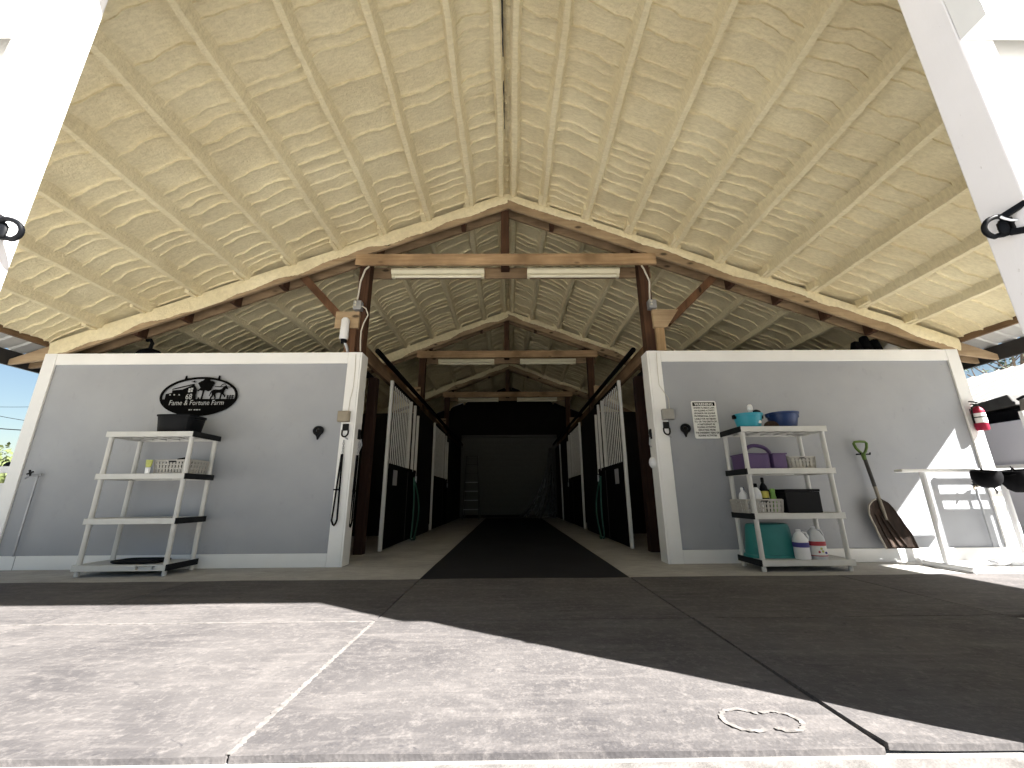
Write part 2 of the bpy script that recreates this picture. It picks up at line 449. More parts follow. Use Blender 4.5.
trim(al - 0.012, al + 0.03, YF + 0.061, YF + 0.16, 0, H); trim(br - 0.03, br + 0.012, YF + 0.061, YF + 0.16, 0, H)
# inner and outer stable walls
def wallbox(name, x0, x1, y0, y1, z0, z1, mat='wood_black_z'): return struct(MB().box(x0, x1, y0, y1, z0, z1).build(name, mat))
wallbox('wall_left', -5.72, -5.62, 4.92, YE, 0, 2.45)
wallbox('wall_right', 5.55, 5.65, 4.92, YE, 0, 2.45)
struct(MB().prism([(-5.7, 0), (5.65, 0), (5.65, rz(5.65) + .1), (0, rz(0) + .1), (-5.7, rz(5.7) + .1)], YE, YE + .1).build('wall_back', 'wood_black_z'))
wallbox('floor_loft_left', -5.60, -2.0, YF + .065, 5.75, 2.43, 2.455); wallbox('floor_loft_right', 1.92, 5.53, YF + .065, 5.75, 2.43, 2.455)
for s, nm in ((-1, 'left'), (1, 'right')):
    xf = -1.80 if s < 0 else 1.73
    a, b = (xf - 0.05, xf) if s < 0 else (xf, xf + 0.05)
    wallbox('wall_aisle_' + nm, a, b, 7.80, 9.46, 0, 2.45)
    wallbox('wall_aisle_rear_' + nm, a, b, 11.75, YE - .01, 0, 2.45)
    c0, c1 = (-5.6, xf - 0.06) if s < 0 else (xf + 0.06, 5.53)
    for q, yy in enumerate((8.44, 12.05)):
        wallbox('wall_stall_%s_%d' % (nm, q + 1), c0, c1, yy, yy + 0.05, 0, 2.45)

# ------------------------------------------------------------------ roof
def ridge_lines(y0, y1):
    ys = []; y = y0 + 0.05 + random.random() * 0.2
    while y < y1:
        ys.append(y); y += random.choice((0.11, 0.15, 0.19, 0.27)) * (0.8 + 0.4 * random.random())
    return ys
def foam_panel():
    vs_all = []; fs_all = []
    edges = [0.0] + PUR + [5.73]
    for bi, (y0, y1) in enumerate(BAYS):
        step = (0.03, 0.045, 0.08, 0.15)[bi]; nx = (12, 9, 7, 5)[bi]
        amp = (0.028, 0.027, 0.024, 0.018)[bi]
        for s in (-1, 1):
            for ci in range(len(edges) - 1):
                L = ridge_lines(y0, y1); ph = random.random() * 6
                vv = set(np.arange(y0, y1 + 1e-6, step).round(4)) | {y0, y1}
                for l in L:
                    vv = {v for v in vv if not (l - 0.012 < v < l + 0.02)} | {l - 0.012, l - 0.003, l, l + 0.006, l + 0.02}
                vv = np.array(sorted(v for v in vv if y0 <= v <= y1))
                w = edges[ci + 1] - edges[ci]; base = len(vs_all); n = len(vv)
                for k_ in range(nx + 1):
                    u = k_ / nx; x = edges[ci] + w * u
                    d = np.zeros(n)
                    for li, l in enumerate(L):
                        t = vv - l
                        am = amp * (0.70 + 0.35 * abs(math.sin(li * 2.3 + ci + ph)))
                        am *= 0.9 + 0.12 * math.sin(u * 5 + li)
                        d = np.where(t >= -0.0005, np.maximum(d * np.exp(-np.maximum(t, 0) / .05), am * np.exp(-np.maximum(t, 0) / 0.11)), d * np.exp(t / .03 * 0) + am * 0.12 * np.exp(np.minimum(t, 0) / 0.015))
                        d = d + 0.006 * np.exp(-((t - 0.004) / 0.008) ** 2)
                    skew = 0.07 * (u - 0.5) ** 2 + 0.05 * u + 0.012 * math.sin(u * 7 + ph) + 0.005 * math.sin(u * 23 + ph * 2)
                    fade = np.clip(np.minimum(vv - y0, y1 - vv) / 0.12, 0, 1)
                    yy = vv + skew * fade + 0.006 * np.sin(u * 11 + vv * 9) * fade
                    sag = 0.016 * np.sin(yy * 2.1 + ci * 1.3 + s) * math.sin(math.pi * u) + 0.004 * np.sin(yy * 17 + ci + u * 5)
                    fillet = 0.040 * (math.exp(-(u * w) / 0.028) + math.exp(-((1 - u) * w) / 0.028))
                    zz = rz(x) + 0.105 - d - sag - fillet + rng.normal(0, 0.0012, n)
                    for q in range(n): vs_all.append((s * x, float(yy[q]), float(zz[q])))
                for i in range(nx):
                    for q in range(n - 1):
                        a = base + i * n + q
                        fs_all.append((a, a + n, a + n + 1, a + 1) if s < 0 else (a, a + 1, a + n + 1, a + n))
    me = bpy.data.meshes.new('ceiling'); me.from_pydata(vs_all, [], fs_all); me.update()
    me.materials.append(MATS['foam'])
    for p in me.polygons: p.use_smooth = True
    me.set_sharp_from_angle(angle=math.radians(50))
    o = bpy.data.objects.new('ceiling', me); COL.objects.link(o)
    return struct(o)
ceiling = foam_panel()
def purlin(x, y0, y1, bare=False):
    s = 1 if x >= 0 else -1
    sec = [(-0.075, 0.115), (-0.050, 0.06), (-0.036, 0.018), (-0.026, 0.0), (0.026, 0.0), (0.036, 0.018), (0.050, 0.06), (0.075, 0.115)]
    b = MB(); vs = []; fs = []; n = max(4, int((y1 - y0) / 0.09)); m = len(sec)
    p1, p2 = random.random() * 6, random.random() * 6
    for i in range(n + 1):
        y = y0 + (y1 - y0) * i / n
        dx = 0.006 * math.sin(y * 3.1 + p1) + random.gauss(0, .002); w = 1 + 0.10 * math.sin(y * 2.3 + p2) + random.gauss(0, .035)
        for (u, h) in sec:
            xx = x + dx + u * w
            vs.append((xx, y, rz(x) + h - SL * s * (xx - x) * (1 if h > 0.05 else 0.3)))
    for i in range(n):
        for j in range(m - 1):
            a = i * m + j; fs.append((a, a + 1, a + m + 1, a + m))
    fs.append(tuple(range(m))); fs.append(tuple(n * m + j for j in range(m)))
    b.add(vs, fs)
    return b
bay_off = [0.0, 0.045, 0.0, 0.045]
for bi, (y0, y1) in enumerate(BAYS):
    for s in (-1, 1):
        for p in PUR:
            e0 = y0 if bi == 0 else y0 - 0.02; e1 = y1 if bi == 3 else y1 + 0.10
            b = purlin(s * (p + (bay_off[bi] if p > 0.1 else 0)), e0, e1)
            b.build('purlin', 'foam', ceiling, smooth=True)
# short foamed blocks where the purlins sit on the front rafters
for s in (-1, 1):
    for p in PUR[1:]:
        x = s * (p + (0.05 if s < 0 else -0.05)); w = 0.022 + random.random() * .012
        z = rz(x)
        MB().prism([(x - w, z - 0.005), (x + w, z - 0.005), (x + w * .7, z + .11), (x - w * .7, z + .11)], YF - 0.16 - random.random() * .06, YF - 0.02).build('foam_block', 'foam', ceiling, bevel=0.008)
# dark strips standing in for the shade in open slots at the ridge
MB().box(-0.047, -0.030, 2.35, 2.9, 4.82, 4.84).build('gap_shade', 'dark_fascia', ceiling)
MB().box(-0.045, -0.028, 3.15, 3.7, 4.825, 4.845).build('gap_shade', 'dark_fascia', ceiling)
MB().box(0.026, 0.044, 1.1, 1.9, 4.82, 4.84).build('gap_shade', 'dark_fascia', ceiling)
# corrugated metal roof above, running out over the eaves
def roof_sheet():
    b = MB(); Ys = []; y = 1.0
    while y < YE + 0.3:
        for dy, h in ((0, 0), (0.10, 0), (0.115, 0.018), (0.145, 0.018), (0.16, 0)): Ys.append((y + dy, h))
        y += 0.20
    vs = []; fs = []
    X = [-6.22, -5.6, 0, 5.6, 6.22]
    for lift in (0.0, 0.03):
        for x in X:
            for (yy, h) in Ys: vs.append((x, yy, rz(x) + 0.14 + h + lift))
    n = len(Ys); K = n * len(X)
    for L in (0, K):
        for i in range(len(X) - 1):
            for q in range(n - 1):
                a = L + i * n + q; fs.append((a, a + n, a + n + 1, a + 1))
    for i in (0, len(X) - 1):
        for q in range(n - 1):
            a = i * n + q; fs.append((a, a + 1, a + 1 + K, a + K))
    for q in (0, n - 1):
        for i in range(len(X) - 1):
            a = i * n + q; fs.append((a, a + n, a + n + K, a + K))
    o = b.add(vs, fs).build('roof', 'roof_metal'); return struct(o)
roof_sheet()
for s in (-1, 1):
    x0, x1 = sorted((s * 5.735, s * 5.775)); trim(x0, x1, 1.06, YE, rz(5.77) + 0.003, rz(5.77) + 0.13, 'wood_brown_y')
    x0, x1 = sorted((s * 6.18, s * 6.22)); trim(x0, x1, 1.0, YE + .2, 2.335, rz(6.22) + 0.135, 'dark_fascia')
# gable front with its wide opening
zt = lambda x: rz(x) + 0.12
g = MB()
for s in (-1, 1):
    g.prism([(s * 1.81, 2.46), (s * 6.15, 2.46), (s * 6.15, zt(6.15)), (s * 1.81, zt(1.81))], 1.075, 1.165)
    g.prism([(0, 3.16), (s * 1.81, 3.16), (s * 1.81, zt(1.81)), (0, zt(0))], 1.075, 1.165)
struct(g.build('wall_gable', 'white_paint'))
struct(MB().box(1.96, 5.8, 1.24, 1.28, 0.0, 2.60).build('wall_porch_right', 'white_paint'))
struct(MB().box(-5.8, -1.96, 1.24, 1.28, 2.33, 2.60).build('wall_porch_left', 'white_paint'))
for s in (-1, 1):
    x0, x1 = sorted((s * 1.81, s * 1.948))
    o = MB().box(x0, x1, 1.168, 1.308, 0.021, 3.9).build('porch_post', 'white_post', base=((x0 + x1) / 2, 1.24, 0), bevel=0.006)
    o.data.transform(Matrix.Identity(4))
    tag(o, 'sunlit white square porch post at the left of the picture' if s < 0 else 'white square porch post at right, shaded inner face and sunlit front', 'post', 'square white porch posts')

# ------------------------------------------------------------------ timber frames
def rafter(mb, s, y0, y1, xe, depth=0.195, top=0.0):
    zt0, zt1 = rz(0) - top, rz(xe) - top
    xk = min(xe, 5.66); pts = [(0, zt0), (s * xe, zt1)]
    if xe > 5.7: pts += [(s * xe, zt1 - 0.07), (s * xk, rz(xk) - top - depth)]
    else: pts += [(s * xe, zt1 - depth)]
    mb.prism(pts + [(0, zt0 - depth)], y0, y1); return mb
def foam_bead(s, cover, y):
    b = MB(); vs = []; fs = []; n = 260; a, c, e = [random.random() * 6 for _ in range(3)]
    for i in range(n + 1):
        x = 5.72 * i / n
        w = cover * (1.0 + 0.18 * math.sin(x * 2.3 + a) + 0.16 * math.sin(x * 5.1 + c) + 0.12 * math.sin(x * 11.3 + e)) * (0.8 + .09 * x) + random.gauss(0, .004)
        w = min(0.19, max(0.012, w)); z = rz(x)
        bl = 0.018 + 0.012 * math.sin(x * 4 + c) + 0.006 * math.sin(x * 13 + a)
        vs += [(s * x, y + 0.02, z + 0.04), (s * x, y - 0.012 - bl * .3, z + 0.028), (s * x, y - bl, z - w * 0.25), (s * x, y - bl * .8, z - w * .6), (s * x, y - .001, z - w)]
    for i in range(n):
        for j in range(4):
            q = i * 5 + j; fs.append((q, q + 1, q + 6, q + 5))
    return b.add(vs, fs)
def frame(y, label, first=False):
    """y = face of the front rafter pair"""
    t = thing('roof_frame', label, 'roof frame', (0, y, 0), 'timber roof frames')
    xe = 6.17 if first else 5.6
    for s in (-1, 1):
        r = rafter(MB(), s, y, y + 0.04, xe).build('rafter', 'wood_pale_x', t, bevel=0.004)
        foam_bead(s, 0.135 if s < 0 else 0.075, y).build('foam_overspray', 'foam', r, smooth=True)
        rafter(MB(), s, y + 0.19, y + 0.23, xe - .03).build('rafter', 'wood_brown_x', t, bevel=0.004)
        for xb in (0.62, 1.75, 3.0, 3.6, 4.2, 4.75):
            z = rz(xb)
            MB().prism([(s * xb - .03, z - .03), (s * xb + .03, z - .03), (s * xb + .03, z - .215), (s * xb - .03, z - .215)], y + 0.045, y + 0.185).build('blocking', 'wood_dark_z', t)
        xa, xb = (-1.985, -1.845) if s < 0 else (1.76, 1.90)
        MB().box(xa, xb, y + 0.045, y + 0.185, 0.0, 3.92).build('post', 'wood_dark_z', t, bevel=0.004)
        # brace, block and cripple
        if s < 0:
            MB().bar((-2.76, y + 0.11, 3.60), (-2.13, y + 0.11, 2.93), 0.10, 0.085, (0, 1, 0)).build('brace', 'wood_brown_z', t)
            MB().box(-2.21, -1.91, y - 0.005, y + 0.04, 2.80, 3.03).build('gusset', 'wood_pale_x', t, bevel=0.003)
            MB().box(-2.06, -1.93, y - 0.005, y + 0.04, 2.475, 2.795).build('cripple', 'wood_brown_z', t, bevel=0.003)
        else:
            MB().bar((2.77, y + 0.11, 3.55), (2.09, y + 0.11, 2.90), 0.10, 0.085, (0, 1, 0)).build('brace', 'wood_brown_z', t)
            MB().prism([(1.86, 3.04), (2.20, 3.04), (2.03, 2.79), (1.86, 2.79)], y - 0.005, y + 0.04).build('gusset', 'wood_pale_x', t, bevel=0.003)
            MB().box(1.88, 1.99, y - 0.005, y + 0.04, 2.475, 2.785).build('cripple', 'wood_pale_z', t, bevel=0.003)
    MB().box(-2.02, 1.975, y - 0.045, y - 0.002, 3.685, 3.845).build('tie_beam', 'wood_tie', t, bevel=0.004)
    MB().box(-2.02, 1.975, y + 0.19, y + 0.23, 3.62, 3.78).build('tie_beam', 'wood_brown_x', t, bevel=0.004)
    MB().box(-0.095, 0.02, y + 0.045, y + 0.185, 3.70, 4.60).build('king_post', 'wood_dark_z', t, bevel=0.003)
    return t
frame(YF, 'nearest timber roof frame, foam-smeared rafters above the brown tie beam over the porch wall', True)
frame(8.45, 'second timber roof frame, over the first stalls')
frame(12.1, 'third timber roof frame, deep in the dark aisle')

# strip lights under the tie beams
def strip_light(x, y, label):
    t = thing('strip_light', label, 'light', (x, y, 3.555), 'fluorescent strip lights')
    b = MB(); prof = [(-0.055, 0.125), (0.055, 0.125), (0.07, 0.09), (0.045, 0.05), (-0.045, 0.05), (-0.07, 0.09)]
    n = len(prof)
    vs = [(x + e * 0.62, y + u, 3.555 + h) for e in (-1, 1) for u, h in prof]
    fs = [tuple(range(n)), tuple(reversed(range(n, 2 * n)))] + [(i, i + n, (i + 1) % n + n, (i + 1) % n) for i in range(n)]
    b.add(vs, fs).build('housing', 'light_housing', t)
    for e in (-1, 1):
        MB().box(x + e * 0.60 - 0.02, x + e * 0.60 + 0.02, y - 0.03, y + 0.03, 3.562, 3.605).build('end_cap', 'light_housing', t, bevel=0.004)
    MB().tube([(x - 0.585, y, 3.585), (x + 0.585, y, 3.585)], 0.021, 12).build('tube', 'light_tube', t, smooth=True)
    return t
for yy, nm in ((YF, 'nearest'), (8.45, 'second'), (12.1, 'third')):
    for xx, sd in ((-0.94, 'left'), (0.88, 'right')):
        strip_light(xx, yy + 0.095, '%s of the two unlit strip lights hanging under the %s tie beam' % (sd, nm))

# junction boxes and cables on the front posts
for s, x in ((-1, -1.935), (1, 1.865)):
    t = thing('junction_box', 'small grey junction box with cable on the %s timber post' % ('left' if s < 0 else 'right'), 'junction box', (x, YF + 0.02, 3.03))
    MB().box(x - .05, x + .05, YF - 0.045, YF + 0.044, 3.045, 3.165).build('box', 'galvanised', t, bevel=0.006)
    MB().tube([(x - .02, YF - .046, 3.135), (x - .02, YF - .056, 3.135)], .014).build('knockout', 'cable_white', t)
    MB().tube([(x - .02, YF - .046, 3.095), (x - .02, YF - .056, 3.095)], .014).build('knockout', 'cable_white', t)
    pts = [(x + 0.09 if s < 0 else x - .08, YF - .005, 3.68), (x + 0.05 if s < 0 else x - .06, YF - .02, 3.62), (x + .0, YF - .01, 3.45), (x - .02, YF + .0, 3.16)]
    sm = []
    for i in range(len(pts) - 1):
        for q in range(6): sm.append(V(pts[i]).lerp(V(pts[i + 1]), q / 6))
    sm.append(V(pts[-1]))
    MB().tube(sm, 0.011, 8).build('cable', 'cable_white', t, smooth=True)
    if s < 0:
        loop = [(x + .05, YF - .01, 3.10), (x + .11, YF - .02, 3.06), (x + .145, YF - .02, 2.97), (x + .10, YF - .02, 2.86), (x + .075, YF - .015, 2.75), (x + .08, YF - .02, 2.62), (x + .09, YF - .014, 2.48)]
        MB().tube(loop, 0.008, 8).build('loose_cable', 'cable_white', t, smooth=True)
# camera on the block
t = thing('security_camera', 'white cylindrical camera on the timber block above the left wall', 'camera', (-2.05, YF - .05, 2.48))
MB().lathe([(0.0, 0.42), (0.035, 0.425), (0.05, 0.40), (0.052, 0.16), (0.048, 0.14), (0.0, 0.14)], (-2.05, YF - .06, 2.48), 20).build('housing', 'white_plastic', t, smooth=True)
MB().lathe([(0.0, 0.14), (0.038, 0.138), (0.034, 0.09), (0.0, 0.088)], (-2.045, YF - .06, 2.48), 16).build('lens', 'black_plastic', t, smooth=True)
MB().tube([(-2.03, YF - .06, 2.58), (-2.01, YF - .04, 2.53), (-1.995, YF - .03, 2.472)], 0.018, 8).build('bracket', 'galvanised', t, smooth=True)

# things stored up over the stalls, seen above the wall heads
t = thing('storage_bundle', 'dark bundle with an upright hook stored above the left wall', 'bundle', (-4.78, 5.03, 2.456))
MB().lathe([(0.0, 0.0), (0.20, 0.0), (0.19, 0.10), (0.13, 0.17), (0.05, 0.20), (0.0, 0.205)], (-4.78, 5.08, 2.456), 14, 1.0, 0.6).build('body', 'black_cloth', t, smooth=True)
MB().tube([(-4.76, 5.06, 2.65), (-4.75, 5.06, 2.73), (-4.78, 5.06, 2.775), (-4.83, 5.06, 2.77)], 0.022, 8).build('hook', 'black_metal', t, smooth=True)
t = thing('storage_bundle', 'dark upright bundles stored above the right wall', 'bundle', (4.85, 5.06, 2.456))
for i, (dx, hh) in enumerate(((-0.15, 0.24), (-0.02, 0.32), (0.11, 0.27))):
    MB().lathe([(0.0, 0.0), (0.06, 0.0), (0.075, hh * .5), (0.045, hh), (0.0, hh + .02)], (4.85 + dx, 5.08, 2.456), 10).build('roll', 'black_cloth', t, smooth=True)
o = MB().lathe([(0.0, 0.0), (0.10, 0.0), (0.11, 0.09), (0.08, 0.16), (0.03, 0.20), (0.0, 0.20)], (5.12, 5.03, 2.456), 12, 1, .7).build('feed_sack', 'white_label', smooth=True, base=(5.12, 5.03, 2.456))
tag(o, 'pale sack tucked under the rafter above the right wall', 'sack')

# ------------------------------------------------------------------ aisle
def header(s):
    x = -1.90 if s < 0 else 1.83
    trim(x - .03, x + .03, 4.98, YE - .02, 2.455, 2.65, 'wood_brown_y')
    x = -1.74 if s < 0 else 1.67
    o = MB().tube([(x, 5.05, 2.60), (x, YE - .1, 2.60)], 0.035, 12).build('door_track', 'stall_black', base=(x, 5.05, 2.6), smooth=True)
    tag(o, 'dark round door track along the %s side of the aisle' % ('left' if s < 0 else 'right'), 'track')
    x = -2.0 if s < 0 else 1.93
    trim(x - .06, x + .06, 5.70, 5.83, 0, 2.43, 'wood_shade_z')
header(-1); header(1)
def stall_door(s, y0, y1, label):
    x = -1.765 if s < 0 else 1.695
    t = thing('stall_door', label, 'stall door', (x, y0, 0), 'sliding stall doors')
    MB().box(x - .022, x + .022, y0, y0 + 0.055, 0.02, 2.43).build('stile', 'grille_white', t, bevel=0.004)
    L = y1 - y0
    yb = y0 + L * 0.66
    MB().box(x - .018, x + .018, y0 + .055, y1, 2.39, 2.43).build('top_rail', 'stall_black', t)
    MB().box(x - .02, x + .02, y0 + .055, y1, 1.15, 1.205).build('middle_rail', 'stall_black', t)
    n = int((yb - y0 - 0.1) / 0.095)
    for i in range(n):
        yy = y0 + 0.10 + (yb - y0 - 0.12) * i / (n - 1)
        MB().tube([(x, yy, 1.205), (x, yy, 2.39)], 0.0075, 8).build('bar', 'grille_white', t, smooth=True)
    MB().box(x - .022, x + .022, yb, yb + 0.05, 1.205, 2.39).build('stile', 'grille_white', t, bevel=.003)
    MB().box(x - .022, x + .022, yb + L * .17, yb + L * .17 + 0.04, 1.17, 2.39).build('stile', 'grille_white', t, bevel=.003)
    MB().box(x - .022, x + .022, y1 - 0.04, y1, 1.12, 2.25).build('stile', 'grille_white', t, bevel=.003)
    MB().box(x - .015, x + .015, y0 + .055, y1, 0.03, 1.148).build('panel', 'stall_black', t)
    MB().box(x - .02, x + .02, yb, yb + .02, 0.03, 1.148).build('seam_strip', 'shaft_dark', t)
    MB().tube([(x - s * .03, y1 - .06, 1.10), (x - s * .03, y1 - .06, 0.98)], 0.02, 8).build('latch', 'galvanised', t)
    return t
stall_door(-1, 5.87, 7.76, 'nearest stall door on the left of the aisle, white barred grille over black panel')
stall_door(1, 5.93, 7.76, 'nearest stall door on the right of the aisle, white barred grille over black panel')
stall_door(-1, 9.50, 11.70, 'farther stall door on the left of the aisle, past the first')
stall_door(1, 9.55, 11.70, 'farther stall door on the right of the aisle, past the first')
# notices, hoses
for s, y, lab in ((-1, 6.22, 'grey paper notice on the nearest left stall door'), (1, 6.30, 'pale paper notice on the nearest right stall door')):
    x = -1.745 if s < 0 else 1.675
    tag(MB().box(x - .002, x + .002, y, y + 0.22, 0.90, 1.125).build('notice', 'paper', base=(x, y, 0.9)), lab, 'notice')
def hose(x, y, label, dx):
    pts = []
    for i in range(60):
        a = i / 59
        if a < .45: u = a / .45; pts.append((x + dx * .3, y + 0.02 + 0.10 * math.sin(u * 3.1), 1.06 - 1.044 * u))
        elif a < .6: u = (a - .45) / .15; pts.append((x + dx * (.3 + .5 * u), y + .05 + .22 * math.sin(u * math.pi), 0.016 + 0.02 * math.sin(u * 3.14)))
        else: u = (a - .6) / .4; pts.append((x + dx * (.8 - .5 * u), y + .02 + .42 * math.sin(u * 3.0), 0.016 + 1.0 * u))
    o = MB().tube(pts, 0.014, 8).build('garden_hose', 'hose_green', base=(x, y, 0), smooth=True)
    tag(o, label, 'hose')
hose(-1.725, 7.35, 'green garden hose hanging on the left stall front', 0.10)
hose(1.655, 7.30, 'green garden hose looped on the right stall front', -0.10)
# back door, ladder, plastic sheet, pole
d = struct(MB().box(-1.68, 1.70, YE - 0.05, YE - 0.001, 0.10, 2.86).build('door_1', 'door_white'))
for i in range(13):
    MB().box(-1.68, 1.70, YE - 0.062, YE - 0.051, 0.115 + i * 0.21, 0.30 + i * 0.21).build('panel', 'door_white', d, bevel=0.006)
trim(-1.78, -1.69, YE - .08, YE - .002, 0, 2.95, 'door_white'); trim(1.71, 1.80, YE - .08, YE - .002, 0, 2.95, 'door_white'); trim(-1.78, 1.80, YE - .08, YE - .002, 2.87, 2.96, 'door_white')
t = thing('step_ladder', 'folding step ladder standing in the dark left of the back door', 'ladder', (-1.3, 14.3, 0))
for e in (-1, 1):
    MB().bar((-1.3 + e * .28, 14.2, 0.0), (-1.3 + e * .19, 14.45, 2.1), .03, .07, (0, 1, 0)).build('rail', 'ladder_grey', t)
    MB().bar((-1.3 + e * .28, 14.95, 0.0), (-1.3 + e * .19, 14.5, 2.1), .03, .05, (0, 1, 0)).build('back_rail', 'ladder_grey', t)
for i in range(6):
    z = .3 + i * .3; MB().box(-1.3 - .27 + z * .04, -1.3 + .27 - z * .04, 14.18 + z * .12, 14.28 + z * .12, z, z + .025).build('tread', 'galvanised' if i < 4 else 'ladder_grey', t)
MB().box(-1.51, -1.09, 14.40, 14.55, 2.09, 2.12).build('top_cap', 'ladder_grey', t)
b = MB(); vs = []; fs = []; n, m = 26, 16
for j in range(m + 1):
    v_ = j / m
    for i in range(n + 1):
        u = i / n
        wdt = 0.12 + 1.15 * (1 - v_) ** 1.5
        vs.append((1.52 - wdt * u + .05 * math.sin(v_ * 5), 13.9 + .25 * math.sin(u * 9 + v_ * 2) * (.4 + .6 * (1 - v_)) + .1 * math.sin(u * 23), 0.015 + 2.3 * v_ * (1 - .25 * u * (1 - v_)) + .03 * abs(math.sin(u * 13)) * (1 - v_)))
for j in range(m):
    for i in range(n):
        a = j * (n + 1) + i; fs.append((a, a + 1, a + n + 2, a + n + 1))
o = b.add(vs, fs).build('plastic_sheet', 'sheet_plastic', base=(1.2, 13.9, 0), smooth=True); tag(o, 'crumpled clear plastic sheet hanging right of the back door', 'plastic sheet')
o = MB().tube([(1.66, 13.0, 0.01), (1.64, 13.05, 2.35)], 0.022, 8).build('pole', 'grille_white', base=(1.66, 13, 0)); tag(o, 'slim white pole standing at the far right end of the aisle', 'pole')

# ------------------------------------------------------------------ plastic shelving
def make_shelf(label, notch=False, dark=1):
    t = thing('shelf_unit', label, 'shelf', (0, 0, 0), 'grey plastic shelf units on the porch')
    W, D = 0.92, 0.42
    lv = [0.052, 0.485, 0.925, 1.362]
    for li, z in enumerate(lv):
        b = MB()
        h = 0.055
        b.box(-W / 2 + .012, W / 2 - .012, .012, D - .012, z + h - .014, z + h - 0.001)
        if notch and li == 0:
            b.box(-W / 2, 0.16, 0, .012, z, z + h); b.box(0.35, W / 2, 0, .012, z, z + h)
            b.box(0.16, 0.35, 0.03, .04, z, z + h - .02); b.box(0.16, 0.35, 0, .012, z, z + .010)
        else: b.box(-W / 2, W / 2, 0, .012, z, z + h)
        b.box(-W / 2, W / 2, D - .012, D, z, z + h)
        for q in range(5):
            xx = -W / 2 + W * (q + 1) / 6; b.box(xx - .003, xx + .003, .013, D - .013, z + .012, z + h - .014)
        for q in range(2):
            yy = D * (q + 1) / 3; b.box(-W / 2 + .013, W / 2 - .013, yy - .003, yy + .003, z + .015, z + h - .0145)
        sb = b.build('shelf_board', 'shelf_plastic', t, bevel=0.002, seg=1)
        for s in (-1, 1):
            x0, x1 = sorted((s * (W / 2 + .001), s * (W / 2 - .011)))
            e = MB().box(x0, x1, -.001, D + .001, z - .002, z + h + .002).build('end_rail', 'shelf_dark' if s == dark else 'shelf_plastic', sb, bevel=0.002, seg=1)
            if s == dark: e['label'] = 'dark end rail'
    for sx in (-1, 1):
        for y in (0.036, D - 0.036):
            x = sx * (W / 2 - 0.036); b = MB()
            zz = [0.012] + lv
            for q in range(4):
                z0 = zz[q] if q == 0 else lv[q - 1] + .055
                z1 = lv[q]
                if q == 0: b.tube([(x, y, 0.0), (x, y, 0.012), (x, y, lv[0] + .001)], [0.019, 0.021, 0.021], 14)
                else: b.tube([(x, y, z0), (x, y, z0 + .03), (x, y, z1 - .03), (x, y, z1)], [0.025, 0.0225, 0.0225, 0.025], 14)
            b.build('leg', 'shelf_plastic', t, smooth=True)
    return t
shL = make_shelf('grey plastic shelf against the left wall, nearly empty, lower board front broken', True); shL.location = (-3.80, 4.275, 0)
shR = make_shelf('grey plastic shelf against the right wall, loaded with buckets, totes and bottles', dark=-1); shR.location = (2.895, 4.20, 0)
LV = [0.107 + .001, 0.541, 0.981, 1.418]

def make_basket(name, label, cx, y0, z, w, d, h, nx=9, ny=5, cat='basket', group=None):
    t = thing(name, label, cat, (cx, y0 + d / 2, z), group)
    tp = 0.93
    def pt(u, v, a):   # u,v in -1..1 , a height 0..1
        k_ = tp + (1 - tp) * a
        return V((cx + u * w / 2 * k_, y0 + d / 2 + v * d / 2 * k_, z + a * h))
    b = MB()
    for (p, q, n) in (((-1, -1), (1, -1), nx), ((-1, 1), (1, 1), nx), ((-1, -1), (-1, 1), ny), ((1, -1), (1, 1), ny)):
        for i in range(n + 1):
            u = p[0] + (q[0] - p[0]) * i / n; v = p[1] + (q[1] - p[1]) * i / n
            nrm = (0, 1, 0) if p[1] == q[1] else (1, 0, 0)
            wd = w / nx * .62 if p[1] == q[1] else d / ny * .62
            b.bar(pt(u, v, 0.02), pt(u, v, 0.97), wd if p[1] == q[1] else wd, .005, nrm)
        for a in (0.04, 0.36, 0.66):
            b.bar(pt(*p, a), pt(*q, a), .006, h * .09)
    b.box(cx - w / 2 * tp, cx + w / 2 * tp, y0 + d / 2 - d / 2 * tp, y0 + d / 2 + d / 2 * tp, z, z + .006)
    b.build('body', 'grey_wicker', t)
    r = MB()
    for (p, q) in (((-1, -1), (1, -1)), ((-1, 1), (1, 1)), ((-1, -1), (-1, 1)), ((1, -1), (1, 1))):
        r.bar(pt(*p, .93), pt(*q, .93), .012, h * .16)
    r.build('rim', 'grey_wicker', t, bevel=.003)
    c = pt(0, -1, .86)
    e = MB().box(c.x - w * .10, c.x + w * .10, c.y - .008, c.y + .004, c.z - h * .04, c.z + h * .05).build('handle_slot', 'black_plastic', t); e['label'] = 'dark handle slot'
    return t
# left shelf contents
t = thing('storage_bin', 'black plastic bin on the left shelf top, under the oval sign', 'bin', (-3.67, 4.49, LV[3]))
MB().lathe([(0.16, 0), (0.170, 0.012), (0.19, 0.18), (0.198, 0.18), (0.198, 0.20), (0.185, 0.20), (0.165, 0.03), (0.0, 0.03)], (-3.67, 4.49, LV[3]), 32, 1.0, 0.75, 6).build('body', 'black_plastic', t, smooth=True)
for e in (-1, 1): MB().box(-3.67 + e * .197 - .012, -3.67 + e * .197 + .012, 4.43, 4.55, LV[3] + .160, LV[3] + .179).build('handle', 'black_plastic', t, bevel=.003)
make_basket('wicker_basket', 'grey slatted basket on the left shelf, with a black cloth in it', -3.545, 4.335, LV[2], 0.375, 0.26, 0.145, 11, 6, group='grey slatted baskets')
o = MB().lathe([(0, 0), (.10, 0), (.11, .05), (.06, .09), (.0, .105)], (-3.53, 4.46, LV[2] + .075), 12, 1.0, .7).build('folded_cloth', 'black_cloth', base=(-3.53, 4.46, LV[2] + .075), smooth=True); tag(o, 'black cloth heaped in the basket on the left shelf', 'cloth')
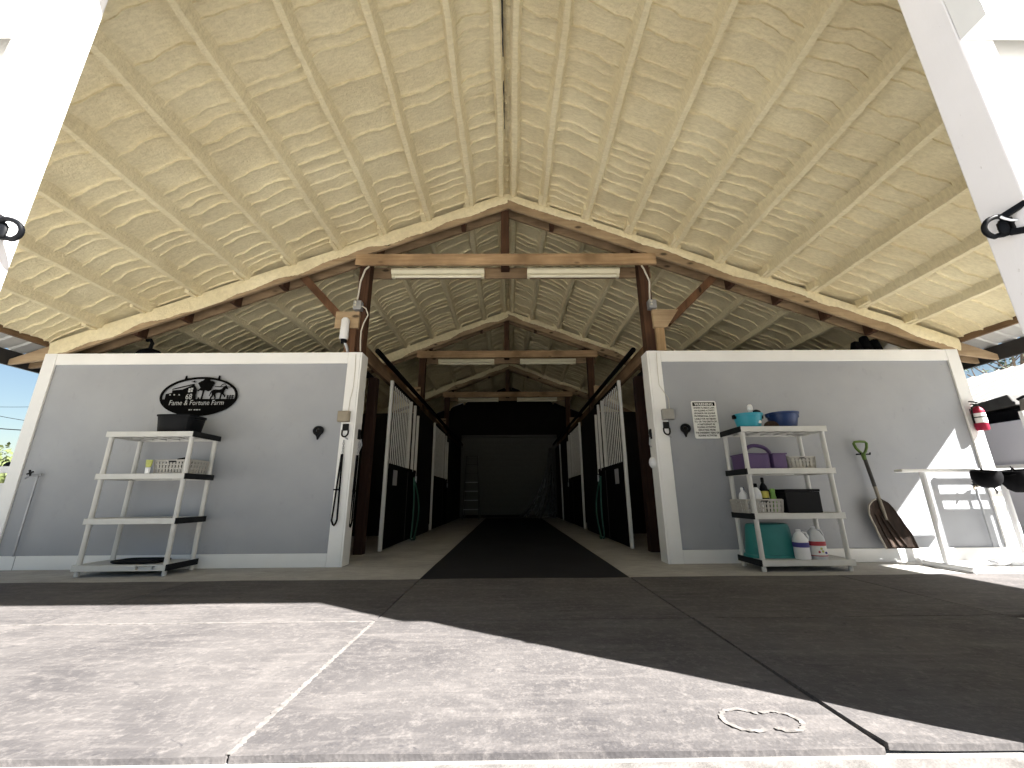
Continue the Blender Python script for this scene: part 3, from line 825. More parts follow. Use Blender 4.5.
t = thing('tube_bottle', 'lime and white tube hanging out of the left shelf basket', 'tube', (-3.76, 4.32, LV[2]))
MB().lathe([(0.0, 0), (.020, 0), (.026, .02), (.030, .07), (.03, .075), (0, .076)], (-3.76, 4.30, LV[2] + .065), 12, 1.2, .6).build('body', 'lime_tag', t, smooth=True)
MB().lathe([(0.0, 0), (.020, 0), (.022, .06), (0, .065)], (-3.76, 4.30, LV[2] + .001), 12, 1.2, .7).build('cap', 'white_plastic', t, smooth=True)
o = MB().lathe([(0, 0), (.22, 0), (.245, .012), (.245, .026), (.22, .030), (.20, .018), (0, .018)], (-3.75, 4.46, LV[0]), 32, 1, .55, 4).build('tray', 'black_plastic', base=(-3.75, 4.46, LV[0]), smooth=True)
tag(o, 'flat black tray lying on the bottom board of the left shelf', 'tray')

# right shelf contents
def bucket(cx, cy, z, r0, r1, h, mat, label, sy=1.0, hm='black_plastic'):
    t = thing('bucket', label, 'bucket', (cx, cy, z), 'buckets on the right shelf top')
    MB().lathe([(0, 0), (r0 - .004, 0), (r0, .006), (r1, h - .022), (r1 + .010, h - .020), (r1 + .012, h), (r1 - .004, h), (r1 - .008, h - .01), (r0 - .008, .012), (0, .012)], (cx, cy, z), 36, 1, sy, 2.3).build('body', mat, t, smooth=True)
    for e in (-1, 1):
        MB().box(cx + e * (r1 + .012) - .014, cx + e * (r1 + .012) + .014, cy - .022, cy + .022, z + h - .05, z + h - .006).build('ear', hm, t, bevel=.004)
    pts = [(cx + (r1 + .012) * math.cos(a), cy + .02 + .05 * math.sin(a), z + h - .02 + 0.012 * math.sin(a)) for a in [math.pi * i / 12 for i in range(13)]]
    MB().tube(pts, .004, 6).build('handle', 'black_metal', t, smooth=True)
    return t
tb = bucket(2.645, 4.38, LV[3], 0.112, 0.138, 0.160, 'teal_bucket', 'teal bucket holding brushes on top of the right shelf', .9)
bb = bucket(3.045, 4.40, LV[3], 0.120, 0.150, 0.175, 'navy_plastic', 'navy blue bucket on top of the right shelf, right of the teal one', .9, 'navy_plastic')
MB().lathe([(0.0, 0), (.016, .002), (.022, .016), (.016, .03), (0.0, .036)], (2.71, 4.282, LV[3] + .045), 10, 1, .3).build('sticker', 'white_label', tb, smooth=True)
t = thing('spray_bottle', 'white-capped bottle standing up out of the teal bucket', 'bottle', (2.70, 4.40, LV[3] + .013))
MB().lathe([(0, 0), (.03, 0), (.03, .15), (.022, .18), (.018, .20), (0, .20)], (2.70, 4.40, LV[3] + .013), 14).build('body', 'clear_plastic', t, smooth=True)
MB().lathe([(0, .2), (.024, .2), (.029, .215), (.028, .245), (.018, .262), (0, .265)], (2.70, 4.40, LV[3] + .013), 14).build('cap', 'white_plastic', t, smooth=True)
o = MB().lathe([(0, 0), (.028, 0), (.03, .12), (.05, .165), (.045, .19), (.015, .205), (0, .205)], (2.765, 4.40, LV[3] + .013), 12, 1, .6).build('brush', 'black_plastic', base=(2.765, 4.40, LV[3] + .013), smooth=True); tag(o, 'black brush handle poking out of the teal bucket', 'brush')
o = MB().lathe([(0, 0), (.095, 0), (.10, .02), (.085, .045), (.05, .065), (.0, .068)], (2.835, 4.29, LV[3]), 18, .8, .5).build('brush', 'bristle_brown', base=(2.835, 4.29, LV[3]), smooth=True); tag(o, 'dark brown brush lying between the two buckets', 'brush')
# purple tote
x0, x1, y0, y1, z = 2.475, 2.905, 4.235, 4.535, LV[2]
t = thing('grooming_tote', 'purple divided tote with centre handle on the right shelf', 'tote', ((x0 + x1) / 2, (y0 + y1) / 2, z))
b = MB(); h = .145; w = .006
b.box(x0 + .012, x1 - .012, y0 + .012, y1 - .012, z, z + w)
def tpanel(xa, ya, xb, yb, hh=h):
    b.bar((xa, ya, z + w + hh / 2), (xb, yb, z + w + hh / 2), w, hh)
tpanel(x0 + .005, y0 + .015, x0 + .24, y0 + .015); tpanel(x0 + .29, y0 + .015, x1 - .005, y0 + .015); tpanel(x0 + .24, y0 + .015, x0 + .24, y0 + .07); tpanel(x0 + .29, y0 + .015, x0 + .29, y0 + .07); tpanel(x0 + .24, y0 + .07, x0 + .29, y0 + .07)
tpanel(x0 + .005, y1 - .01, x1 - .005, y1 - .01); tpanel(x0 + .008, y0 + .015, x0 + .008, y1 - .01); tpanel(x1 - .008, y0 + .015, x1 - .008, y1 - .01)
tpanel(x0 + .01, (y0 + y1) / 2, x1 - .01, (y0 + y1) / 2, .13)
tpanel(x0 + .19, y0 + .02, x0 + .19, y1 - .02, .11)
b.build('body', 'purple_plastic', t, bevel=.002, seg=1)
b = MB()
for (xa, ya, xb, yb) in ((x0 - .005, y0 + .012, x0 + .24, y0 + .012), (x0 + .29, y0 + .012, x1 + .005, y0 + .012), (x0 - .005, y1 - .008, x1 + .005, y1 - .008), (x0, y0 + .012, x0, y1 - .008), (x1, y0 + .012, x1, y1 - .008)):
    b.bar((xa, ya, z + h + .008), (xb, yb, z + h + .008), .022, .014)
b.build('rim', 'purple_plastic', t, bevel=.003)
pts = []
cx, cy = x0 + .185, (y0 + y1) / 2
for i in range(15):
    a = math.pi * i / 14; pts.append((cx + .135 * math.cos(a) * (1.25 if math.cos(a) > 0 else .8), cy, z + .13 + .125 * math.sin(a) ** .8))
MB().tube(pts, .020, 10).build('handle', 'purple_plastic', t, smooth=True)
make_basket('wicker_basket', 'small grey slatted basket beside the purple tote', 3.07, 4.26, LV[2], 0.275, 0.21, 0.125, 7, 5, group='grey slatted baskets')
make_basket('wicker_basket', 'grey slatted basket full of bottles on the right shelf', 2.585, 4.235, LV[1], 0.37, 0.30, 0.135, 10, 7, group='grey slatted baskets')
def bottle(x, y, z, r, h, mat, capmat, label, lab=None, neck=.35, slim=False):
    t = thing('bottle', label, 'bottle', (x, y, z), 'bottles in the shelf basket')
    MB().lathe([(0, 0), (r * .92, 0), (r, .008), (r, h * .62), (r * .82, h * .74), (r * neck, h * .84), (r * neck, h * .86), (0, h * .86)], (x, y, z), 20).build('body', mat, t, smooth=True)
    MB().lathe([(0, h * .862), (r * neck * 1.15, h * .862), (r * neck * 1.15, h * .97), (r * neck * .9, h), (0, h)], (x, y, z), 14).build('cap', capmat, t, smooth=True)
    if lab: MB().lathe([(r + .0012, h * .40), (r + .0012, h * .60)], (x, y, z), 20, cap=False).build('label', lab, t, smooth=True)
    return t
zb = LV[1] + .009
bottle(2.445, 4.36, zb, .034, .245, 'white_plastic', 'white_plastic', 'white bottle at the left end of the bottle basket')
bottle(2.495, 4.44, zb, .044, .25, 'white_plastic', 'navy_plastic', 'white bottle with a dark blue cap in the basket')
bottle(2.575, 4.33, zb, .045, .285, 'white_plastic', 'black_plastic', 'white bottle with a black cap beside the front leg of the shelf')
bottle(2.675, 4.36, zb, .040, .345, 'black_plastic', 'black_plastic', 'tallest bottle in the basket, dark with a yellow label', 'yellow_label')
bottle(2.732, 4.31, zb, .027, .23, 'green_bottle', 'green_bottle', 'slim green bottle at the right end of the basket', neck=.8)
bottle(2.725, 4.45, zb, .027, .22, 'yellow_label', 'green_bottle', 'yellow-green bottle behind the slim green one', neck=.8)
# black box
t = thing('storage_box', 'black rectangular box at the right of the bottle basket', 'box', (2.985, 4.36, LV[1]))
MB().prism([(2.812, LV[1]), (3.165, LV[1]), (3.168, LV[1] + .205), (2.809, LV[1] + .205)], 4.235, 4.50).build('body', 'black_plastic', t, bevel=.006)
MB().box(2.805, 3.172, 4.230, 4.505, LV[1] + .206, LV[1] + .232).build('lid', 'black_plastic', t, bevel=.006)
# upturned tub
o = MB().lathe([(0, .325), (.170, .325), (.192, .315), (.202, .29), (.236, .03), (.250, .026), (.255, 0), (.240, 0), (.228, .02), (.19, .29), (0, .30)], (2.69, 4.445, LV[0]), 40, 1.0, .60, 3.2).build('tub', 'teal_tub', base=(2.69, 4.445, LV[0]), smooth=True)
tag(o, 'teal rubber tub turned upside down on the bottom board of the right shelf', 'tub')
def jug(x, y, label, kind):
    z = LV[0]
    t = thing('jug', label, 'jug', (x, y, z), 'gallon jugs on the bottom board')
    r = .073 if kind else .062; h = .30 if kind else .275
    MB().lathe([(0, 0), (r * .94, 0), (r, .008), (r, h * .58), (r * .96, h * .66), (r * .62, h * .84), (.020, h * .92), (.020, h * .945), (0, h * .945)], (x, y, z), 28, 1, 1, 3.0).build('body', 'white_plastic' if not kind else 'clear_plastic', t, smooth=True)
    MB().lathe([(0, h * .946), (.022, h * .946), (.022, h * .985), (.018, h), (0, h)], (x, y, z), 16).build('cap', 'white_plastic', t, smooth=True)
    MB().tube([(x + .022, y - .02, z + h * .90), (x + .05, y - .03, z + h * .88), (x + .062, y - .035, z + h * .76), (x + .056, y - .034, z + h * .62)], .010, 8).build('handle', 'white_plastic' if not kind else 'clear_plastic', t, smooth=True)
    if not kind:
        MB().lathe([(r + .0012, .11), (r + .0012, .155)], (x, y, z), 28, 1, 1, 3.0, False).build('label', 'blue_label', t, smooth=True)
    else:
        MB().lathe([(r + .0012, .03), (r + .0012, .165)], (x, y, z), 28, 1, 1, 3.0, False).build('label', 'white_label', t, smooth=True)
        MB().lathe([(r + .0022, .125), (r + .0022, .165)], (x, y, z), 28, 1, 1, 3.0, False).build('label_band', 'red_label', t, smooth=True)
        MB().lathe([(r + .0022, .03), (r + .0022, .038)], (x, y, z), 28, 1, 1, 3.0, False).build('label_band', 'red_label', t, smooth=True)
        for (dx, dz, mm) in ((-.03, .07, 'red_label'), (.005, .075, 'lime_tag'), (.034, .062, 'blue_label'), (-.005, .10, 'lime_tag')):
            MB().prism([(x + dx + .011 * math.cos(q * .628), z + dz + .011 * math.sin(q * .628)) for q in range(10)], y - r - .004, y - r - .001).build('label_fruit', mm, t)
    return t
jug(2.895, 4.268, 'white jug with a blue stripe beside the teal tub', 0)
jug(3.05, 4.275, 'clear jug with a red and white label, rightmost on the bottom board', 1)

# ------------------------------------------------------------------ wall signs
def oval_sign():
    cx, cz, yb = -3.735, 1.915, YF - 0.002
    t = thing('farm_sign', 'black oval metal farm sign with barn, tree and horse cut-outs on left wall', 'sign', (cx, yb, cz))
    A, B = 0.465, 0.243
    y0, y1 = yb - 0.012, yb - 0.004
    n = 64; b = MB(); vs = []; fs = []
    for k_ in range(n):
        a = 2 * math.pi * k_ / n
        for (r, y) in ((1, y0), (1, y1), (.935, y0), (.935, y1)):
            rr = r if r == 1 else None
            ex, ez = (A, B) if r == 1 else (A - .028, B - .026)
            vs.append((cx + ex * math.cos(a), y, cz + ez * math.sin(a)))
    for k_ in range(n):
        i, j = 4 * k_, 4 * ((k_ + 1) % n)
        fs += [(i, j, j + 2, i + 2), (i + 1, i + 3, j + 3, j + 1), (i, i + 1, j + 1, j), (i + 2, j + 2, j + 3, i + 3)]
    b.add(vs, fs).build('ring', 'sign_ink', t)
    zc = -0.035
    a0 = math.asin(zc / B); poly = []
    for i in range(33):
        a = math.pi - a0 + (math.pi + 2 * a0) * i / 32
        poly.append((cx + (A - .005) * math.cos(a), cz + (B - .005) * math.sin(a)))
    MB().prism(poly, y0 + .001, y1).build('base_plate', 'sign_ink', t)
    P = lambda L: [(cx + x, cz + z_) for x, z_ in L]
    # barn: body, roof, annex
    MB().prism(P([(-.40, -.05), (-.40, .03), (-.33, .045), (-.33, .075), (-.215, .085), (-.085, .145), (-.04, .09), (-.04, -.05)]), y0 + .0005, y1).build('barn', 'sign_ink', t)
    MB().prism(P([(-.335, .085), (-.33, .095), (-.085, .158), (-.075, .148)]), y0 + .0005, y1).build('roof_line', 'sign_ink', t)
    for (x, z_) in ((-.125, .088), (-.095, .094), (-.125, .062), (-.095, .066)):
        MB().box(cx + x - .012, cx + x + .012, y0 - .001, y1, cz + z_ - .011, cz + z_ + .011).build('window_cutout', 'sign_cut', t)
    for x in (-.345, -.295, -.235):
        MB().box(cx + x - .007, cx + x + .007, y0 - .001, y1, cz + .012, cz + .026).build('window_cutout', 'sign_cut', t)
    # tree
    b = MB()
    b.prism(P([(.025, -.05), (.035, .03), (.032, .10), (.055, .10), (.05, .04), (.045, -.05)]), y0 + .0005, y1)
    b.prism(P([(-.03, .075), (.04, .125), (.045, .115), (-.02, .065)]), y0 + .0008, y1)
    b.build('tree_trunk', 'sign_ink', t)
    random.seed(3); poly = []
    for i in range(36):
        a = 2 * math.pi * i / 36; r = 1 + .14 * math.sin(a * 5) + random.uniform(-.1, .1)
        poly.append((cx + .065 + .088 * r * math.cos(a), cz + .143 + .078 * min(r, 1.1) * math.sin(a)))
    MB().prism(poly, y0 + .0002, y1).build('tree_crown', 'sign_ink', t)
    # horse, walking to the right
    horse = [(.150, .068), (.160, .080), (.190, .084), (.230, .080), (.256, .088), (.276, .110), (.290, .126), (.300, .130), (.304, .140), (.310, .130), (.318, .118), (.334, .094), (.331, .086), (.318, .089), (.306, .096), (.296, .078), (.288, .056), (.288, .040), (.300, .022), (.316, .008), (.312, -.012), (.304, -.014), (.304, .002), (.288, .014), (.274, .028), (.268, .010), (.264, -.048), (.251, -.048), (.254, .0), (.254, .040), (.225, .044), (.200, .042), (.190, .026), (.198, .004), (.206, -.020), (.198, -.048), (.186, -.048), (.192, -.020), (.178, .008), (.170, .020), (.164, -.005), (.152, -.020), (.150, -.048), (.137, -.048), (.140, -.012), (.152, .010), (.150, .040), (.144, .056), (.136, .030), (.124, .0), (.130, .045), (.140, .066)]
    MB().prism(P(horse), y0, y1).build('horse', 'sign_ink', t)
    # bird, cloud line, fence
    MB().prism(P([(-.13, .185), (-.10, .187), (-.085, .20), (-.082, .186), (-.06, .182), (-.085, .174), (-.105, .178)]), y0 + .0005, y1).build('bird', 'sign_ink', t)
    MB().tube([(cx + .17, y0 + .004, cz + .12), (cx + .24, y0 + .004, cz + .118), (cx + .25, y0 + .004, cz + .14), (cx + .275, y0 + .004, cz + .155), (cx + .295, y0 + .004, cz + .15)], .005, 6).build('cloud', 'sign_ink', t)
    MB().tube([(cx + .24, y0 + .004, cz + .118), (cx + .39, y0 + .004, cz + .112)], .004, 6).build('cloud', 'sign_ink', t)
    b = MB()
    for x in (.345, .375, .405): b.box(cx + x - .004, cx + x + .004, y0 + .001, y1, cz - .05, cz + .015)
    b.bar((cx + .335, (y0 + y1) / 2, cz - .02), (cx + .42, (y0 + y1) / 2, cz - .02), .006, .007); b.bar((cx + .335, (y0 + y1) / 2, cz + .0), (cx + .42, (y0 + y1) / 2, cz + .004), .006, .007)
    b.build('fence', 'sign_ink', t)
    b = MB()
    for x in (-.03, -.005, .0): b.box(cx + x - .004, cx + x + .004, y0 + .001, y1, cz - .05, cz - .012 + x)
    b.build('fence', 'sign_ink', t)
    for x in (-.20, .20):
        MB().prism([(cx + x - .014, cz + .205), (cx + x + .014, cz + .205), (cx + x + .007, cz + .26), (cx + x - .007, cz + .26)], y0 + .002, y1 + .004).build('hanger', 'sign_ink', t)
    text_mesh('Fame & Fortune Farm', 'lettering', 0.088, 0.001, 'sign_cut', t, (cx - 0.01, y0 - .0005, cz - .108), shear=0.12, sx=0.84, bold=-.0006)
    text_mesh('68', 'lettering', 0.10, 0.001, 'sign_cut', t, (cx - .115, y0 - .0012, cz - .038), sx=.8)
    b = MB()
    for x, w_ in ((-.075, .022), (-.05, .008), (-.015, .02), (.015, .028), (.045, .014)): b.box(cx + x - w_ / 2, cx + x + w_ / 2, y0 - .0005, y1, cz - .172, cz - .160)
    b.build('small_cutouts', 'sign_cut', t)
oval_sign()
def warning_sign():
    x0, x1, z0, z1 = 2.205, 2.505, 1.365, 1.82; yb = YF - 0.003
    t = thing('warning_sign', 'white warning notice with black lettering on the right wall', 'sign', ((x0 + x1) / 2, yb, z0))
    r = .022; poly = []
    for (cx, cz, a0) in ((x1 - r, z1 - r, 0), (x0 + r, z1 - r, 90), (x0 + r, z0 + r, 180), (x1 - r, z0 + r, 270)):
        for i in range(6):
            a = math.radians(a0 + 18 * i); poly.append((cx + r * math.cos(a), cz + r * math.sin(a)))
    MB().prism(poly, yb - .004, yb + .001).build('panel', 'white_label', t)
    MB().box(x0 + .016, x1 - .016, yb - .0048, yb - .003, z1 - .062, z1 - .016).build('header', 'sign_ink', t)
    c = (x0 + x1) / 2
    text_mesh('WARNING', 'lettering', .046, .0006, 'white_label', t, (c, yb - .0052, z1 - .056), sx=1.0, bold=.0012)
    lines = ['UNDER FLORIDA LAW,', 'AN EQUINE ACTIVITY', 'SPONSOR OR EQUINE', 'PROFESSIONAL IS NOT', 'LIABLE FOR AN INJURY', 'TO, OR THE DEATH OF,', 'A PARTICIPANT IN', 'EQUINE ACTIVITIES', 'RESULTING FROM', 'THE INHERENT RISKS OF', 'EQUINE ACTIVITIES']
    for i, L in enumerate(lines):
        text_mesh(L, 'lettering', .0285, .0005, 'sign_ink', t, (c, yb - .0045, z1 - .095 - i * .0335), sx=.88, bold=.0008)
warning_sign()

# tether rings, clips, bells on the wall and trim
def wall_ring(x, label):
    y = YF - .002; z = 1.475
    t = thing('tether_ring', label, 'tether ring', (x, y, z))
    b = MB()
    pts = [(x + .046 * math.cos(a), y - .016, z + .012 + .040 * math.sin(a)) for a in [2 * math.pi * i / 20 for i in range(20)]]
    b.tube(pts, .018, 10, closed=True); b.build('ring', 'black_plastic', t, smooth=True)
    MB().prism([(x - .034, z - .022), (x + .034, z - .022), (x + .010, z - .066), (x - .004, z - .095), (x - .012, z - .066)], y - .026, y + .008).build('tail', 'black_plastic', t, bevel=.004)
    MB().box(x - .02, x + .02, y - .01, y + .012, z - .01, z + .03).build('base_plate', 'black_metal', t)
    return t
wall_ring(-2.245, 'black tether ring on the grey wall left of the aisle')
wall_ring(2.098, 'black tether ring on the grey wall beside the warning notice')
def post_clip(x, label):
    y = YF - .013; z = 1.49
    t = thing('tie_clip', label, 'clip', (x, y, z))
    MB().box(x - .036, x + .036, y - .022, y, z - .005, z + .075).build('plate', 'black_metal', t, bevel=.006)
    pts = [(x + .036 * math.cos(a), y - .016 - .012 * abs(math.sin(a)), z - .035 + .045 * math.sin(a)) for a in [math.pi + math.pi * i / 14 for i in range(15)]]
    pts = [(x - .036, y - .014, z)] + pts + [(x + .036, y - .014, z)]
    MB().tube(pts, .009, 8).build('shackle', 'black_metal', t, smooth=True)
    MB().tube([(x - .005, y - .026, z - .08), (x + .045, y - .024, z - .11)], .008, 8).build('pin', 'galvanised', t)
post_clip(-1.925, 'black tie clip on the white post left of the aisle'); post_clip(1.868, 'black tie clip on the white post right of the aisle')
# small boxes above the clips, with a thin wire up the post
for x, lab, mm in ((-1.945, 'tan box on the white post left of the aisle', 'tan_box'), (1.90, 'grey box on the white post right of the aisle', 'grey_box')):
    t = thing('switch_box', lab, 'box', (x, YF - .012, 1.59))
    MB().box(x - .075, x + .062, YF - .072, YF - .0125, 1.585, 1.715).build('body', mm, t, bevel=.008)
    MB().box(x - .06, x + .045, YF - .076, YF - .071, 1.60, 1.70).build('cover', mm, t, bevel=.002)
    s = -1 if x < 0 else 1
    pts = [(x + .03, YF - .018, 1.71), (x + .035, YF - .018, 1.85), (x + s * -.06, YF - .018, 2.02), (x + s * -.06, YF - .018, 2.2), (x + s * -.05, YF - .018, 2.44)]
    MB().tube(pts, .0035, 6).build('wire', 'cable_white', t)
# lead ropes
def lead(x, y, zt_, zb_, label, w=.05, chain=True):
    t = thing('lead_rope', label, 'lead rope', (x, y, zt_))
    if chain:
        for i in range(6):
            z = zt_ - .005 - i * .024
            pts = [(x + (.009 * math.cos(a) if i % 2 else 0), y + (0 if i % 2 else .009 * math.cos(a)), z + .017 * math.sin(a)) for a in [2 * math.pi * q / 10 for q in range(10)]]
            MB().tube(pts, .004, 6, closed=True).build('chain_link', 'galvanised', t, smooth=True)
        zt_ -= .15
    pts = []
    L = zt_ - zb_
    for i in range(40):
        a = i / 39
        if a < .46: u = a / .46; pts.append((x - .010 - w * .55 * u, y, zt_ - L * .93 * u))
        elif a < .56: u = (a - .46) / .10; pts.append((x - .01 - w * .55 + w * (u), y - .004, zt_ - L * (.93 + .07 * math.sin(math.pi * u))))
        else: u = (a - .56) / .44; pts.append((x - .01 + w * .45 - (w * .45 - .012) * u, y - .006, zt_ - L * .93 * (1 - u)))
    MB().tube(pts, .010, 8).build('strap', 'black_cloth', t, smooth=True)
    MB().box(x - .055, x + .012, y - .018, y + .006, zt_ - L * .52, zt_ - L * .50).build('keeper', 'black_cloth', t)
lead(-1.925, YF - .035, 1.36, .43, 'black lead rope hanging from a chain on the white post front', .06)
lead(-1.795, YF + .10, 1.36, .40, 'black lead rope with metal snap hanging on the inner side of the left post', .03)
t = thing('snap_hook', 'metal snap hooks on the inner side of the left post', 'snap hook', (-1.80, YF + .12, 1.42))
MB().box(-1.826, -1.80, YF + .09, YF + .15, 1.40, 1.52).build('plate', 'black_metal', t, bevel=.004)
MB().tube([(-1.79, YF + .13, 1.40), (-1.775, YF + .13, 1.33), (-1.79, YF + .13, 1.27), (-1.80, YF + .13, 1.34)], .01, 8).build('hook', 'galvanised', t, smooth=True)
t = thing('snap_hook', 'black hook on the inner side of the right post', 'snap hook', (1.725, YF + .12, 1.42))
MB().box(1.712, 1.737, YF + .09, YF + .15, 1.38, 1.50).build('plate', 'black_metal', t, bevel=.004)
MB().tube([(1.71, YF + .12, 1.40), (1.70, YF + .12, 1.32), (1.715, YF + .12, 1.28)], .009, 8).build('hook', 'galvanised', t, smooth=True)
o = MB().lathe([(0, -.07), (.025, -.06), (.045, -.03), (.05, 0), (.04, .035), (.02, .06), (0, .065)], (1.705, YF + .10, 1.10), 14, .8).build('fly_trap', 'white_plastic', base=(1.705, YF + .1, 1.10), smooth=True)
tag(o, 'small white rounded fitting on the inner side of the right post', 'fitting')
# black loops on the porch posts
def porch_hook(s):
    x = s * 1.81; y = 1.24; z = 1.64
    t = thing('tie_ring', 'black tie ring with a white cable tie on the right porch post' if s > 0 else 'black tie ring on the left porch post', 'tie ring', (x, y, z))
    dx = 0 if s > 0 else 0.0
    pts = []
    for i in range(28):
        a = 2 * math.pi * i / 28; e = math.cos(a); f = math.sin(a)
        pts.append((x - s * (.045 + .054 * e), y - .01 - .012 * f, z + .034 * f * (1.0 if e > 0 else .8)))
    MB().tube(pts, .0085, 10, closed=True).build('ring', 'black_plastic', t, smooth=True)
    MB().lathe([(0, -.028), (.016, -.026), (.021, -.008), (.018, .012), (.010, .026), (0, .028)], (x - s * .032, y - .012, z - .002), 14, 1, .5).build('gate', 'black_plastic', t, smooth=True)
    MB().box(*sorted((x + s * .003, x - s * .010)), y - .022, y + .022, z - .022, z + .035).build('base_plate', 'black_metal', t, bevel=.003)
    MB().bar((x - s * .04, y - .014, z + .03), (x + s * .03, y - .085, z + .075), .016, .022).build('arm', 'black_plastic', t, bevel=.004)
    MB().bar((x - s * .02, y - .014, z - .026), (x + s * .025, y - .085, z - .05), .016, .022).build('arm', 'black_plastic', t, bevel=.004)
    if s > 0:
        MB().tube([(x - .052, y - .025, z + .034), (x - .044, y - .03, z + .02), (x - .028, y - .034, z + .010), (x - .004, y - .034, z + .010)], .004, 6).build('cable_tie', 'white_plastic', t, smooth=True)
porch_hook(1); porch_hook(-1)

# ------------------------------------------------------------------ water hydrants on the wall
for x, lab, xt in ((-5.35, 'wall tap on a grey pipe at the left end of the grey wall', .03), (5.33, 'wall tap on a grey pipe behind the saddle rack', -.03)):
    t = thing('wall_tap', lab, 'tap', (x, YF, 0))
    top = 1.0 if x < 0 else .80
    MB().tube([(x, YF - .035, 0.142), (x, YF - .03, top)], .011, 10).build('pipe', 'galvanised', t, smooth=True)
    MB().tube([(x + .04, YF - .03, top), (x - .05, YF - .07, top - .005), (x - .075, YF - .085, top - .04)], [.014, .014, .011], 10).build('spout', 'galvanised' if x < 0 else 'tan_box', t, smooth=True)
    for a in (0.4, 1.97):
        MB().bar((x - .045 - .035 * math.cos(a), YF - .075, top + .02 - .035 * math.sin(a)), (x - .045 + .035 * math.cos(a), YF - .075, top + .02 + .035 * math.sin(a)), .014, .014).build('handle', 'black_metal', t)
k_ = trim(-5.35, -5.344, YF - .0135, YF - .0121, 0, .14, 'grey_box', 0)

# ------------------------------------------------------------------ shovel on the wall
def shovel():
    t = thing('scoop_shovel', 'scoop shovel with green D-grip hanging blade down on the right wall', 'shovel', (4.13, YF - .05, .15))
    y = YF - .045
    # blade outline: left/right edge x as a function of height
    top = .665; bot = .145
    rowsn = 26; n = 14; b = MB(); vs = []; fs = []
    prof_l = [(0, 4.035), (.35, 3.985), (.7, 3.945), (.86, 3.965), (.95, 4.01), (1, 4.065)]
    prof_r = [(0, 4.385), (.25, 4.36), (.55, 4.29), (.75, 4.245), (.9, 4.20), (1, 4.12)]
    def ip(pr, u):
        for i in range(len(pr) - 1):
            if pr[i][0] <= u <= pr[i + 1][0]:
                q = (u - pr[i][0]) / (pr[i + 1][0] - pr[i][0]); q = q * q * (3 - 2 * q) * .3 + q * .7
                return pr[i][1] + (pr[i + 1][1] - pr[i][1]) * q
        return pr[-1][1]
    for j in range(rowsn + 1):
        u = j / rowsn; z = bot + (top - bot) * u
        l, r = ip(prof_l, u), ip(prof_r, u)
        for i in range(n + 1):
            w_ = 2 * i / n - 1
            dish = .045 * (1 - abs(w_) ** 2.6) * (.45 + .55 * math.sin(math.pi * min(1, u * .9 + .1))) - .008 * (math.cos(w_ * 9.4) > .7) * (u < .8)
            slope = .02 * (1 - u)
            vs.append((l + (r - l) * i / n, y - .035 - slope + dish, z))
    N = n + 1
    for j in range(rowsn):
        for i in range(n):
            a = j * N + i; fs.append((a, a + 1, a + N + 1, a + N))
    vs = [(p[0] + .04, p[1], p[2]) for p in vs]
    bl = b.add(vs, fs).build('blade', 'shovel_blade', t, smooth=True)
    so = bl.modifiers.new('thick', 'SOLIDIFY'); so.thickness = .006
    edge = [vs[j * N] for j in range(rowsn + 1)]
    MB().tube([(p[0], p[1] - .004, p[2]) for p in edge], .009, 8).build('blade_rim', 'blade_rim', t, smooth=True)
    edge = [vs[rowsn * N + i] for i in range(N)] + [vs[j * N + n] for j in range(rowsn, -1, -1)]
    MB().tube([(p[0], p[1] - .004, p[2]) for p in edge], .006, 8).build('blade_rim', 'shovel_blade', t, smooth=True)
    # ribs pressed in the blade
    for dx in (-.07, .0, .06):
        MB().tube([(4.130 + dx * .7, y - .015, .50), (4.190 + dx, y - .02, .33), (4.250 + dx * 1.25, y - .035, .165)], [.006, .011, .008], 8).build('rib', 'shovel_blade', t, smooth=True)
    MB().tube([(4.175, y - .035, .44), (4.165, y - .03, .55), (4.145, y - .02, .80)], [.012, .017, .018], 12).build('socket', 'shaft_wood', t, smooth=True)
    MB().tube([(4.145, y - .02, .80), (4.115, y - .01, 1.12)], .0185, 12).build('shaft', 'shaft_dark', t, smooth=True)
    g = MB()
    g.tube([(4.114, y - .01, 1.10), (4.108, y - .01, 1.17)], [.020, .024], 12)
    gp = [(4.108, y - .012, 1.165), (4.140, y - .012, 1.19), (4.168, y - .012, 1.24), (4.178, y - .012, 1.292), (4.158, y - .012, 1.308), (4.100, y - .012, 1.31), (4.042, y - .012, 1.305), (4.025, y - .012, 1.288), (4.040, y - .012, 1.235), (4.075, y - .012, 1.19)]
    g.tube(gp, .0145, 10, closed=True)
    g.build('grip', 'green_grip', t, smooth=True)
    MB().tube([(4.050, y + .012, 1.165), (4.050, y - .045, 1.16), (4.050, y - .05, 1.18)], .008, 8).build('hanger', 'black_metal', t)
    MB().tube([(4.160, y + .012, 1.165), (4.160, y - .045, 1.16), (4.160, y - .05, 1.18)], .008, 8).build('hanger', 'black_metal', t)
shovel()

